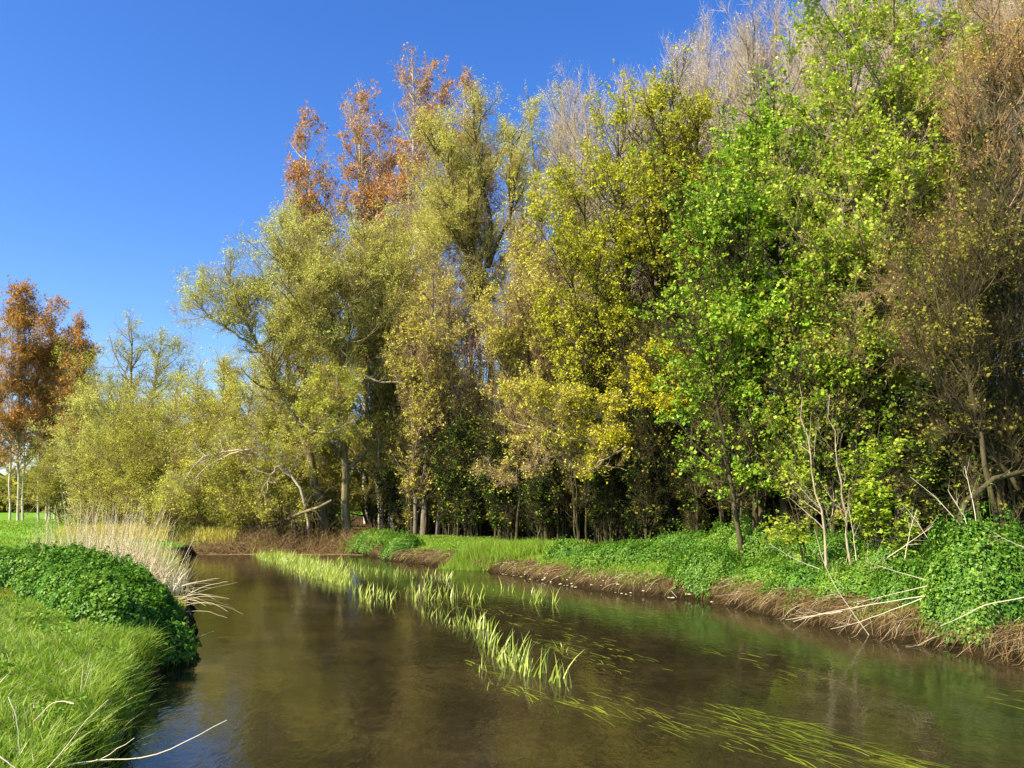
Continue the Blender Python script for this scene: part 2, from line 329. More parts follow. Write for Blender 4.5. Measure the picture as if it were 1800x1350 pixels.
def tree(name, cat, label, stems, prof, nl=(40, 500, 5000), seg=(.3, .45, .5), ang=(50, 45, 40), trop=(.12, .1, .05), wob=(.12, .16, .2),
         leaf=None, nleaf=0, lsize=(.09, .04), up=.2, droop=0., leafmix=None, bark='grey', twig='twig_b', low=.25, seed=1, group=None, tw=.35, tr=.012,
         bias=None, clump=.04, l1p=1.0, ivy=0, reach=1.4, on=None):
    """stems: list of (points, r0, r1); prof: (rel height, radius m) crown profile; builds trunk + crown meshes under an Empty"""
    rng = np.random.default_rng(seed)
    SP, SR = [], []
    for pts, r0, r1 in stems:
        q, r = polystem(pts, r0, r1, 12, rng, 0.03 + r0 * .15); SP.append(q); SR.append(r)
    SP = A(SP); SR = A(SR); base = SP[0, 0].copy(); z0 = base[2]; z1 = SP[:, :, 2].max()
    ph = [p[0] for p in prof]; pr_ = [p[1] for p in prof]
    def env(z): return np.interp((z - z0) / (z1 - z0 + 1e-6), ph, pr_)
    L1, R1, i1 = grow(rng, SP, SR, nl[0], low, .98, lambda t, b, i: reach * env(b[:, 2]) * rng.uniform(.5, 1.05, len(t)) + .15, ang[0], 8, wob[0], trop[0], .6, bias, l1p)
    l1 = np.linalg.norm(L1[:, -1] - L1[:, 0], axis=-1)
    A1 = np.concatenate([L1]); 
    L2, R2, i2 = grow(rng, L1, R1, nl[1], .15, 1.0, lambda t, b, i: l1[i] * seg[0] * (1.25 - .6 * t) + .12, ang[1], 6, wob[1], trop[1], .6)
    # spread a share of the branches on the upper stems as well, so that the leader is clothed
    nst = max(4, nl[1] // 6)
    L2b, R2b, _ = grow(rng, SP, SR, nst, max(low, .35), 1.0, lambda t, b, i: env(b[:, 2]) * .5 + .2, ang[1], 6, wob[1], trop[1], .4)
    L2 = np.concatenate([L2, L2b]); R2 = np.concatenate([R2, R2b])
    L3, R3, i3 = grow(rng, L2, R2, nl[2], .1, 1.0, tw, ang[2], 3, wob[2], trop[2], .6, rmin=tr * .5)
    R3 = np.minimum(R3, tr)
    q3 = L3[:, 1]; cs = .55 + .035 * (z1 - z0)
    dens = (np.sin(q3[:, 0] / cs * 2.1 + 2 * np.sin(q3[:, 2] / cs * 1.3 + seed)) + np.sin(q3[:, 2] / cs * 2.6 + 1.7 * np.sin(q3[:, 1] / cs + seed)) + np.sin(q3[:, 1] / cs * 2.3 + q3[:, 0] / cs)) / 3
    dens = np.clip(.55 + .9 * dens, .06, 1.4) * rng.uniform(.3, 1, len(L3)); dens /= dens.sum()
    tb = MB()
    v, f = tubes(SP, SR, 9); tb.add(v, f, 0)
    v, f = tubes(L1, R1, 5); tb.add(v, f, 0)
    cb = MB()
    v, f = tubes(L2, R2, 3); cb.add(v, f, 0)
    v, f = tubes(L3, R3, 3, rng); cb.add(v, f, 0)
    mats = [BM[twig]]
    if nleaf:
        lm = leafmix or [(leaf, 1.0)]
        # leaves sit in clusters on the twigs: pick twigs, then several leaves round each picked point
        for q, (k, w) in enumerate(lm):
            n = int(nleaf * w); per = 5; nc = max(1, n // per)
            j = rng.choice(len(L3), nc, p=dens); t = rng.uniform(.25, 1., nc); p, T = sample(L3, j, t)
            p = np.repeat(p, per, 0) + rng.normal(0, clump, (nc * per, 3)); T = np.repeat(T, per, 0)
            v, f = leaves(p, lsize[0], lsize[1], rng, up, droop, T * .8)
            mats.append(LM[k]); cb.add(v, f, q + 1)
    if ivy:
        i = rng.integers(0, len(SP), ivy); t = rng.uniform(0, .55, ivy); p, T = sample(SP, i, t)
        k = np.minimum((t * 11).astype(int), 11); o_ = rng.normal(0, 1, (ivy, 3)); o_ = nrm(o_ - T * np.sum(o_ * T, -1, keepdims=True))
        p = p + o_ * (SR[i, k][:, None] * rng.uniform(1.0, 2.2, (ivy, 1)) + .03)
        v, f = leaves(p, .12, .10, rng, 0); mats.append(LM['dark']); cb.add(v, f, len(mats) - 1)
    if on is not None:                 # a bough of another tree: one mesh under that tree
        for a_, b_ in zip(cb.v, cb.f): pass
        tb.v += cb.v; off = tb.n; tb.f += [q + off for q in cb.f]; tb.m += [np.where(q == 0, 1, q + 1).astype(np.int32) for q in cb.m]; tb.n += cb.n
        o = tb.build(name, [BM[bark]] + mats, on, origin=A(on.location)); o['label'] = label
        return o
    e = empty(name, base, label, cat, group)
    tb.build('trunk', [BM[bark]], e, smooth=True, origin=base)
    cb.build('crown', mats, e, origin=base)
    return e
def straight(u, Y, vtop, r0=.16, r1=.03, lean=0., ub=None, du=0.):
    """one stem from the ground at pixel column u up to pixel row vtop, Y metres ahead"""
    b = at(u, VH, Y); b = G(b[0], b[1]); b[2] -= .15
    t = at(u + lean, vtop, Y)
    mid = (b + t) / 2 + A([du, 0, 0])
    return ([b, mid, t], r0, r1)

CONE = [(0, .3), (.15, .8), (.35, 1), (.6, .8), (.85, .45), (1, .12)]
def prof(sh, w): return [(a, b * w) for a, b in sh]
COLUMN = [(0, .4), (.2, .9), (.5, 1), (.8, .75), (.95, .4), (1, .15)]
EGG = [(0, .5), (.2, .9), (.45, 1), (.7, .85), (.9, .55), (1, .3)]

# ---- far belt of trees beyond the field and behind the wood
rng = np.random.default_rng(7); N = 60000; an = rng.uniform(-62, 48, N); dd = 185 + 14 * rng.normal(0, 1, N) * .5
hb = 6.5 + 2.2 * vnoise(an, an * 0, 3.1, 2) + 1.2 * vnoise(an, an * 0, .9, 5); x = np.sin(np.radians(an)) * dd; y = np.cos(np.radians(an)) * dd
P = np.stack([x, y, .5 + hb * rng.uniform(0, 1, N) ** .8], -1); b = MB(); v, f = leaves(P, 1.3, 1.0, rng, .3); b.add(v, f)
o = b.build('distant_wood', [LM['olive']]); meta(o, 'low far-off belt of trees on the horizon beyond the field', 'wood', kind='stuff')
# ---- far left: bronze poplars across the field
g = 'orange poplars in a row across the field'
for k, (u, Y, vt, w, lb, s) in enumerate([
      (-22, 84, 548, 2.6, 'orange-leaved poplar cut by the left edge of the picture', 11),
      (34, 80, 505, 2.8, 'tallest orange-leaved poplar of the group across the field at far left', 12),
      (84, 84, 525, 2.5, 'orange-leaved poplar just right of the tallest one in the far left group', 13),
      (145, 82, 556, 2.3, 'orange-leaved poplar nearest the willows, rightmost of the far left group', 14),
      (112, 90, 580, 2.8, 'low orange-leaved poplar set back between two taller ones at far left', 15)]):
    tree('poplar_tree', 'tree', lb, [straight(u, Y, vt, .14, .03, rl := (k % 3 - 1) * 6)] + [straight(u + 12 - k * 3, Y + 1, vt + 50, .11, .03), straight(u - 14, Y - 1, vt + 60, .11, .03)], prof(COLUMN, w),
         nl=(100, 1000, 7000), ang=(48, 42, 40), trop=(.14, .12, .1), reach=1.5, leaf='orange', nleaf=22000, lsize=(.17, .12), bark='pale', twig='twig_b', low=.2, seed=s, group=g, tw=.8, tr=.02, clump=.12)

# ---- far left willows
tree('willow_tree', 'tree', 'pale feathery willow between the orange poplars and the leaning willow', [straight(235, 62, 575, .3, .03, -5), straight(225, 62, 600, .2, .03, 60), straight(240, 62, 640, .2, .03, -80)], prof(EGG, 3.6),
     nl=(60, 800, 9000), leaf='willow', nleaf=38000, lsize=(.12, .038), droop=.3, twig='twig_o', bark='willow', seed=21, tw=.7, clump=.10, ang=(60, 50, 40), low=.08)
tree('willow_bush', 'shrub', 'low spreading willow bush left of the dead reeds at the far bank', [straight(175, 52, 700, .12, .02, -20), straight(185, 52, 690, .12, .02, 30), straight(170, 52, 740, .1, .02, -60)], prof(EGG, 2.4),
     nl=(60, 700, 7000), leaf='willow2', nleaf=26000, lsize=(.10, .034), twig='twig_o', bark='willow', seed=22, tw=.5, clump=.08, low=.03, ang=(60, 50, 40))
tree('willow_bush', 'shrub', 'round yellow-green willow bush under the leaning willow limb', [straight(395, 56, 632, .2, .03, 0), straight(410, 56, 650, .15, .03, 40), straight(385, 56, 670, .15, .03, -45)], prof(EGG, 3.0),
     nl=(80, 1000, 10000), leafmix=[('willowy', .5), ('willow', .5)], nleaf=48000, lsize=(.11, .038), twig='twig_o', bark='willow', seed=23, tw=.5, clump=.09, low=.03, ang=(60, 50, 40))
tree('willow_bush', 'shrub', 'olive willow bush overhanging the far bend of the river', [straight(300, 47, 735, .12, .02, -10), straight(330, 47, 760, .12, .02, 60), straight(270, 47, 760, .12, .02, -60)], prof(EGG, 2.5),
     nl=(80, 800, 9000), leafmix=[('willow', .7), ('olive', .3)], nleaf=34000, lsize=(.10, .036), twig='twig_o', bark='willow', seed=24, tw=.5, clump=.08, low=.02, ang=(65, 50, 40))
tree('willow_bush', 'shrub', 'low willow bush hanging over the water beside the fallen trunk', [straight(430, 44.5, 800, .10, .02, -10), straight(470, 44.5, 800, .10, .02, 30), straight(400, 44.5, 830, .10, .02, -40)], prof(EGG, 2.0),
     nl=(70, 700, 8000), leafmix=[('willowy', .4), ('willow', .4), ('olive', .2)], nleaf=26000, lsize=(.11, .04), twig='twig_b', bark='willow', seed=25, tw=.45, clump=.08, low=.02, ang=(65, 50, 40))

for k, (u, Y, vt, w, mix, lb) in enumerate([
   (350, 52, 690, 3.0, [('willow', .6), ('willowy', .4)], 'yellowish willow bush directly beneath the tip of the leaning limb'),
   (510, 48, 690, 2.6, [('olive', .5), ('willow', .5)], 'shaded brown-green willow bush behind the arching boughs'),
   (250, 57, 740, 3.0, [('willow', .6), ('olive', .4)], 'olive willow bush behind the dead reeds'),
   (655, 50, 700, 2.6, [('olive', .6), ('ochre', .4)], 'brownish thicket bush right of the fallen trunk'),
   (740, 46, 740, 2.4, [('olive', .5), ('ochre', .5)], 'brownish thicket bush behind the dark green nettle clump'),
   (570, 47.5, 790, 2.0, [('olive', .6), ('willow', .4)], 'low olive bush just behind the fallen trunk'),
   (205, 51, 800, 2.2, [('willow', .6), ('willow2', .4)], 'low pale willow bush directly behind the left part of the dead reeds'),
   (265, 50, 815, 2.0, [('willow', .7), ('olive', .3)], 'low olive willow bush directly behind the right part of the dead reeds'),
   (325, 49, 830, 1.9, [('willowy', .4), ('willow', .6)], 'low willow bush on the bank where the river bends out of sight'),
   (345, 44.5, 868, 1.6, [('willow', .7), ('willow2', .3)], 'trailing olive willow bush hanging almost to the water at the far bend'),
   (455, 43.6, 872, 1.5, [('willow', .5), ('willowy', .5)], 'small bright willow bush at the water edge just left of the fallen trunk'),
   (120, 66, 800, 2.6, [('olive', .6), ('willow', .4)], 'low olive bush at the feet of the orange poplars'),
   (385, 46, 850, 1.6, [('willow', .5), ('willowy', .5)], 'low yellow-green bush dipping to the water left of the fallen trunk')]):
    tree('willow_bush', 'shrub', lb, [straight(u, Y, vt, .12, .02, 0), straight(u + 5, Y, vt + 20, .1, .02, 40), straight(u - 5, Y, vt + 25, .1, .02, -45)], prof(EGG, w),
         nl=(70, 800, 8000), leafmix=mix, nleaf=26000, lsize=(.10, .036), twig='twig_o', bark='willow', seed=130 + k, tw=.5, clump=.09, low=.02, ang=(62, 50, 40))
# ---- leaning willow with its limb to the left, and its arching boughs
def pix(l, Y): return [at(u, v, Y if len(q := (u, v)) and not isinstance(Y, list) else Y[i]) for i, (u, v) in enumerate(l)]
b0 = G(*at(575, VH, 46)[:2])
TL = tree('leaning_willow', 'tree', 'leaning willow whose long bare-stemmed limb reaches up left into the sky',
     [([b0] + pix([(545, 800), (505, 700), (465, 625), (430, 560), (405, 500), (395, 470)], 45.5), .30, .03),
      (pix([(460, 620), (420, 590), (375, 560), (335, 520)], 45.4), .09, .02),
      (pix([(430, 560), (450, 520), (462, 478)], 45.4), .09, .02),
      (pix([(480, 655), (500, 610), (520, 560)], 45.4), .10, .02)], [(0, .5), (.4, 1.2), (.6, 1.9), (.8, 1.9), (1, 1.2)],
     nl=(80, 900, 9000), leafmix=[('willow2', .5), ('willow', .5)], nleaf=24000, lsize=(.105, .032), twig='twig_o', bark='willow', seed=31, tw=.5, clump=.09, low=.3, ang=(55, 50, 40), trop=(.1, .1, .08))
bo = G(*at(545, VH, 43)[:2])
tree('arching_bough', 'branch', 'pale arching willow bough bowed over the bank left of the fallen trunk',
     [([bo] + pix([(538, 870), (510, 820), (470, 797), (420, 790), (370, 790), (330, 812), (318, 850)], 42.6), .09, .02),
      (pix([(500, 818), (480, 822), (470, 850), (465, 890)], 42.5), .05, .012),
      (pix([(440, 790), (395, 800), (350, 830), (330, 860)], 42.4), .05, .012)], [(0, .5), (1, 1.0)],
     nl=(30, 240, 1800), leaf='willow', nleaf=4500, lsize=(.10, .035), twig='sapling', bark='bough', seed=32, tw=.4, low=.3, on=TL)

# ---- main willow mass
g = 'willow trees massed at the bend'
TW = tree('willow_tree', 'tree', 'big olive willow with twin dark trunks standing behind the fallen trunk', [
      (lambda b: ([b] + pix([(607, 800), (598, 690), (590, 600), (575, 520), (560, 430), (555, 385)], 45), .26, .03))(G(*at(612, VH, 45)[:2])),
      (pix([(596, 660), (560, 590), (530, 500), (500, 420), (490, 385)], 45.2), .14, .03),
      (pix([(592, 610), (625, 540), (645, 470), (640, 400)], 45.6), .14, .03)], prof(EGG, 3.4),
     nl=(95, 1100, 12000), leafmix=[('willow', .3), ('willow2', .6), ('ochre', .1)], nleaf=48000, lsize=(.10, .034), twig='twig_o', bark='willow', seed=41, tw=.5, clump=.09, low=.2, ang=(62, 50, 40), group=g)
tree('willow_tree', 'tree', 'olive willow behind the twin-trunked one, filling the left edge of the wood', [straight(505, 51, 380, .25, .03, 5), straight(520, 51, 430, .2, .03, 30)], prof(EGG, 3.3),
     nl=(80, 900, 9000), leafmix=[('willow', .4), ('willow2', .6)], nleaf=30000, lsize=(.10, .034), twig='twig_o', bark='willow', seed=42, tw=.6, clump=.1, low=.12, ang=(60, 50, 40), group=g)
tree('willow_tree', 'tree', 'willow with brownish twigs right of the twin-trunked willow, hung with a pale bough', [straight(690, 47, 380, .25, .03, 0), straight(670, 47.5, 420, .2, .03, -20)], prof(EGG, 3.2),
     nl=(100, 1100, 12000), leafmix=[('willow2', .6), ('ochre', .4)], nleaf=34000, lsize=(.12, .04), twig='twig_o', bark='bough', seed=43, tw=.55, clump=.1, low=.1, ang=(50, 50, 40), trop=(.18, .15, .1), group=g, ivy=2500)
tree('low_branch', 'branch', 'bright olive spray of willow shoots hanging in front of the dark trunks', [
      (pix([(601, 740)], 45) + pix([(600, 755), (570, 765), (545, 755), (525, 740)], 43.5), .06, .015), (pix([(600, 740)], 45) + pix([(600, 730), (580, 700), (560, 680), (550, 690)], 43.7), .05, .015), (pix([(600, 745)], 45) + pix([(605, 760), (590, 720), (600, 690), (620, 680)], 43.6), .05, .015)], [(0, 1.1), (1, 1.1)],
     nl=(40, 400, 4000), leaf='willow', nleaf=12000, lsize=(.11, .04), twig='twig_o', bark='bough', seed=44, tw=.4, low=0, ang=(60, 50, 40), on=TW)
tree('bare_bough', 'branch', 'bare pale bough curving across the front of the brownish willow', [
      (pix([(592, 610)], 45) + pix([(612, 622), (625, 650), (662, 677), (700, 672), (735, 667), (765, 682), (798, 715)], 44.2), .05, .02)], [(0, .3), (1, .5)],
     nl=(14, 60, 200), bark='bough', twig='sapling', seed=45, tw=.3, low=.1, on=TW)

# ---- tall bronze poplars behind
g = 'tall bronze poplars behind the willows'
for k, (u, Y, vt, w, lb) in enumerate([
      (535, 68, 200, 2.4, 'bronze-leaved poplar with white trunk, leftmost of the tall row behind the willows'),
      (628, 68, 150, 3.2, 'bronze-leaved poplar with forked white trunk, second from left in the tall row'),
      (665, 71, 235, 2.2, 'shorter bronze-leaved poplar squeezed beside the highest poplar'),
      (722, 66, 95, 3.4, 'highest bronze-leaved poplar, its tip rising alone above the wood'),
      (812, 72, 132, 2.8, 'bronze-leaved poplar peeping over the yellow willow, rightmost of the tall row')]):
    tree('poplar_tree', 'tree', lb, [straight(u + 18, Y, vt, .3, .03, -16), straight(u + 26, Y + .5, vt + 90, .16, .03, 12)], prof([(0, .3), (.3, .8), (.5, 1), (.7, .9), (.85, .65), (.95, .4), (1, .2)], w),
         nl=(100, 800, 6500), ang=(44, 40, 40), trop=(.16, .14, .1), leaf='bronze', nleaf=24000, reach=2.0, lsize=(.16, .12), bark='pale', twig='twig_g', low=.25, seed=51 + k, group=g, tw=.8, tr=.018, clump=.12)

# ---- yellow willow and its neighbours
yw = G(*at(862, VH, 50)[:2])
tree('willow_tree', 'tree', 'tall yellow willow with a dark forked trunk standing out against the sky', [
      ([yw] + pix([(857, 620), (856, 520), (857, 462), (838, 420), (815, 375), (790, 330), (775, 260), (770, 200)], 50), .34, .03),
      (pix([(857, 462), (868, 400), (850, 330), (835, 250), (830, 175)], 50.2), .18, .03),
      (pix([(858, 470), (872, 430), (900, 380), (905, 320), (895, 240)], 49.6), .16, .03),
      (pix([(845, 430), (835, 380), (800, 360), (765, 370)], 49.4), .10, .03),
      (pix([(857, 520), (830, 440), (780, 435), (770, 445)], 49), .08, .02)], [(0, .6), (.3, 1.4), (.5, 2.6), (.75, 3.0), (.9, 2.2), (1, 1.0)],
     nl=(120, 1300, 14000), leafmix=[('willowy', .6), ('willow2', .4)], nleaf=52000, lsize=(.10, .034), bark='dark', twig='twig_o', low=.42, seed=61, tw=.55, clump=.1, ang=(50, 48, 40), trop=(.18, .14, .1))
tree('willow_tree', 'tree', 'thin pale willow with see-through crown right of the yellow willow', [straight(985, 56, 150, .22, .03, 0, du=.5), straight(975, 56.5, 170, .16, .03, -45), straight(990, 56, 200, .16, .03, 60)], prof([(0, .3), (.5, 1.2), (.75, 1.6), (.95, 1.2), (1, .8)], 1.6),
     nl=(90, 900, 9000), leaf='willow2', nleaf=20000, lsize=(.105, .034), bark='dark', twig='twig_o', low=.3, seed=62, tw=.6, clump=.1, ang=(45, 45, 40), trop=(.15, .14, .1))
tree('willow_tree', 'tree', 'slim yellowish willow filling in behind the dark forked trunk', [straight(790, 54, 280, .22, .03, -30), straight(900, 54, 330, .2, .03, 20)], prof(EGG, 2.6),
     nl=(110, 1200, 14000), leafmix=[('willowy', .5), ('ochre', .5)], nleaf=36000, lsize=(.10, .034), bark='grey', twig='twig_g', low=.15, seed=63, tw=.6, clump=.12, ang=(45, 45, 40), trop=(.2, .16, .1))
tree('willow_tree', 'tree', 'yellow willow overlapping the highest bronze poplar from in front', [straight(745, 55, 345, .22, .03, 10), straight(720, 55, 400, .2, .03, -15)], prof(EGG, 2.2),
     nl=(90, 1000, 10000), leafmix=[('willowy', .7), ('willow', .3)], nleaf=32000, lsize=(.10, .034), bark='grey', twig='twig_o', low=.15, seed=66, tw=.6, clump=.12, ang=(48, 45, 40), trop=(.16, .14, .1))
tree('bare_tree', 'tree', 'brown-twigged thinly leafed tree below the yellow willow', [straight(745, 44, 470, .18, .03, 20), straight(770, 44, 520, .14, .03, 20), straight(730, 44, 560, .1, .03, -10)], prof(EGG, 2.3),
     nl=(90, 1000, 11000), leafmix=[('ochre', .6), ('willowy', .4)], nleaf=24000, lsize=(.09, .045), bark='grey', twig='twig_b', low=.08, seed=64, tw=.5, ang=(45, 45, 40), trop=(.15, .12, .05))
tree('alder_tree', 'tree', 'thin ochre-budded tree between the yellow willow and the olive maple', [straight(950, 42, 330, .16, .02, 0), straight(990, 42, 290, .14, .02, 20), straight(930, 42.5, 400, .12, .02, -20)], prof(EGG, 2.1),
     nl=(120, 1500, 15000), leafmix=[('ochre', .5), ('willowy', .5)], nleaf=40000, lsize=(.10, .045), bark='grey', twig='twig_b', low=.15, seed=67, tw=.5, clump=.08, ang=(48, 45, 40), trop=(.15, .14, .1))
tree('alder_bush', 'shrub', 'ochre bush of upright twigs at the left foot of the olive tree', [straight(975, 37, 500, .12, .02, -60), straight(960, 37, 470, .12, .02, 10), straight(990, 37, 560, .1, .02, -130)], prof(EGG, 2.2),
     nl=(120, 1500, 15000), leafmix=[('ochre', .7), ('willowy', .3)], nleaf=36000, lsize=(.09, .045), bark='dark', twig='twig_b', low=.25, seed=65, tw=.45, ang=(50, 45, 35), trop=(.2, .2, .15), bias=(-.6, 0, .3))

# ---- olive-yellow field maple
TM = tree('field_maple', 'tree', 'broad olive-yellow field maple with a domed crown in the middle of the wood', [
      straight(1170, 35, 150, .22, .03, -5), straight(1195, 35.5, 185, .16, .03, 35), straight(1130, 35, 225, .16, .03, -45), straight(1100, 34.5, 340, .13, .03, -75), straight(1220, 35, 320, .13, .03, 20), straight(1080, 34, 450, .1, .03, -80)], [(0, .6), (.15, 2.2), (.4, 3.4), (.6, 3.4), (.8, 3.0), (.93, 2.2), (1, 1.0)],
     nl=(230, 2600, 22000), leafmix=[('maple_y', .85), ('gold', .15)], nleaf=125000, lsize=(.085, .07), bark='dark', twig='twig_d', low=.14, seed=71, tw=.4, clump=.06, ang=(58, 48, 40), trop=(.12, .14, .1), up=.4)
tree('low_branch', 'branch', 'golden spray of leaves lit up in front of the dark middle of the wood', [
      (pix([(1185, 740)], 35) + pix([(1210, 700), (1180, 680), (1140, 655), (1090, 640), (1065, 640)], 30.5), .06, .015), (pix([(1185, 740)], 35) + pix([(1210, 690), (1190, 650), (1170, 620)], 30.6), .05, .015), (pix([(1185, 760)], 35) + pix([(1200, 720), (1150, 700), (1110, 690)], 30.3), .05, .015)], [(0, .9), (1, .9)],
     nl=(34, 380, 3800), leafmix=[('gold', .75), ('maple_y', .25)], nleaf=17000, lsize=(.08, .065), bark='dark', twig='twig_d', low=0, seed=72, tw=.3, clump=.05, up=.5, on=TM)
tree('low_branch', 'branch', 'long low yellow branch stretching left towards the willows', [
      (pix([(1150, 830)], 35) + pix([(1130, 790), (1070, 780), (1000, 775), (940, 755), (885, 735)], 30.8), .07, .015), (pix([(1120, 780), (1080, 740), (1030, 720), (1000, 725)], 31), .06, .015), (pix([(1000, 775), (950, 720), (910, 690)], 30.9), .04, .012), (pix([(1100, 785), (1080, 800), (1040, 815), (1100, 825)], 30.6), .04, .012)], [(0, .8), (1, .8)],
     nl=(46, 520, 5200), leafmix=[('gold', .4), ('ochre', .3), ('maple_y', .3)], nleaf=13000, lsize=(.075, .055), bark='sapling', twig='twig_o', low=0, seed=73, tw=.32, clump=.05, up=.4, trop=(.2, .2, .15), on=TM)
tree('low_branch', 'branch', 'thin drooping twiggy branch low in the shade left of the yellow branch', [
      (pix([(1100, 830)], 34.7) + pix([(1010, 790), (960, 800), (920, 835), (880, 845), (855, 820)], 31.5), .045, .012)], [(0, .7), (1, .7)],
     nl=(20, 200, 1800), leafmix=[('ochre', 1.)], nleaf=2600, lsize=(.07, .05), bark='grey', twig='twig_b', low=0, seed=74, tw=.3, clump=.05, on=TM)

# ---- green maple, yellow-green tall tree
tree('sycamore_tree', 'tree', 'bright green sycamore, the leafiest tree of the wood', [
      straight(1375, 25, 125, .15, .02, -15), straight(1340, 25, 240, .12, .02, -50), straight(1410, 25.5, 190, .12, .02, 45), straight(1300, 24.5, 480, .09, .02, -70), straight(1330, 24.7, 350, .1, .02, -50)], [(0, .5), (.2, 1.9), (.35, 2.6), (.6, 2.6), (.8, 2.0), (.95, 1.0), (1, .4)],
     nl=(170, 1700, 12000), leafmix=[('green', .65), ('lime', .25), ('nettle', .1)], nleaf=66000, lsize=(.092, .082), bark='dark', twig='twig_d', low=.12, seed=81, tw=.33, clump=.06, ang=(58, 48, 40), trop=(.10, .12, .08), up=.5, reach=1.35)
tree('sycamore_tree', 'tree', 'tall yellow-green sycamore whose top runs out of the picture', [
      straight(1570, 23, -60, .15, .02, 0), straight(1535, 23, 10, .12, .02, -45), straight(1610, 23.5, 30, .12, .02, 50), straight(1500, 22.7, 320, .09, .02, -20), straight(1640, 23.5, 240, .09, .02, 30)], [(0, .4), (.2, 1.3), (.45, 2.1), (.7, 2.3), (.9, 1.9), (1, 1.0)],
     nl=(190, 1800, 13000), leafmix=[('lime', .8), ('green', .2)], nleaf=62000, lsize=(.085, .075), bark='grey', twig='twig_o', low=.15, seed=82, tw=.33, clump=.06, ang=(55, 45, 40), trop=(.12, .12, .1), up=.4, reach=1.5)
tree('sycamore_tree', 'tree', 'sparse green sycamore filling the gap under the two leafy ones', [
      straight(1460, 22.5, 440, .09, .02, -10), straight(1500, 22.5, 500, .08, .02, 30), straight(1420, 23, 520, .08, .02, -30)], prof(EGG, 1.6),
     nl=(80, 800, 6000), leafmix=[('green', .6), ('olive', .4)], nleaf=20000, lsize=(.085, .075), bark='dark', twig='twig_d', low=.1, seed=83, tw=.33, clump=.07, ang=(55, 45, 40), up=.4)
tree('sycamore_tree', 'tree', 'thin yellowish sycamore between the tall one and the brown tree at the right edge', [
      straight(1660, 23.5, 130, .11, .02, 0), straight(1690, 24, 260, .09, .02, 20)], prof(EGG, 1.8),
     nl=(90, 900, 7000), leafmix=[('lime', .5), ('bud', .5)], nleaf=15000, lsize=(.07, .06), bark='dark', twig='twig_b', low=.15, seed=84, tw=.35, clump=.07, ang=(50, 45, 40), up=.3)
# ---- brown budding trees on the right
rb = G(*at(1790, VH, 20.5)[:2])
tree('budding_tree', 'tree', 'dark-trunked tree with brown budding twigs at the right edge', [
      ([rb] + pix([(1788, 800), (1785, 600), (1765, 430), (1752, 290), (1745, 120), (1740, 0)], 20.5), .13, .02),
      (pix([(1775, 480), (1800, 380), (1810, 200), (1800, 20)], 20.3), .07, .015),
      (pix([(1765, 420), (1730, 330), (1700, 230), (1690, 120)], 20.6), .06, .015)], [(0, .3), (.3, 1.0), (.6, 1.6), (.9, 1.5), (1, 1)],
     nl=(80, 650, 5200), leafmix=[('bud', .8), ('ochre', .2)], nleaf=10000, lsize=(.05, .03), bark='dark', twig='twig_b', low=.3, seed=91, tw=.35, tr=.007, clump=.05, ang=(48, 45, 40), trop=(.2, .18, .1))
tree('budding_tree', 'tree', 'rusty-budded tree with boughs spreading left above the small green bush', [
      straight(1700, 22, 420, .09, .02, -20), (pix([(1700, 720), (1640, 640), (1590, 620), (1500, 632)], 21.8), .04, .01), (pix([(1700, 620), (1650, 560), (1600, 520), (1540, 490)], 21.7), .04, .01), (pix([(1695, 560), (1660, 470), (1640, 400)], 21.9), .04, .01)], [(0, .4), (.5, 1.3), (1, 1.0)],
     nl=(80, 900, 9000), leafmix=[('bud', .7), ('ochre', .3)], nleaf=9000, lsize=(.05, .03), bark='grey', twig='twig_b', low=.2, seed=92, tw=.3, tr=.006, clump=.05, ang=(50, 45, 40))
tree('leaning_tree', 'tree', 'dark tree leaning right near the right edge with crossing bare boughs', [
      (lambda b: ([b] + pix([(1730, 760), (1690, 640), (1700, 520), (1740, 420), (1770, 330)], 19), .08, .02))(G(*at(1752, VH, 19)[:2])),
      (pix([(1690, 640), (1650, 560), (1640, 470)], 19.2), .04, .015), (pix([(1790, 860), (1700, 750), (1640, 660), (1600, 600)], 19.4), .06, .015),
      (pix([(1800, 560), (1740, 540), (1690, 480)], 19.4), .04, .012)], [(0, .4), (.5, 1.1), (1, .9)],
     nl=(60, 600, 5000), leafmix=[('olive', 1.)], nleaf=5000, lsize=(.06, .045), bark='dark', twig='twig_d', low=.1, seed=93, tw=.3, tr=.006, clump=.05)
tree('slanting_tree', 'tree', 'thick dark trunk slanting up to the right edge above the nettle mound', [
      ([G(*at(1660, VH, 18.8)[:2])] + pix([(1690, 880), (1740, 850), (1800, 825), (1860, 800)], 18.5), .08, .05)], [(0, .4), (1, .4)], nl=(8, 40, 200), bark='dark', twig='twig_d', seed=94, tw=.3)

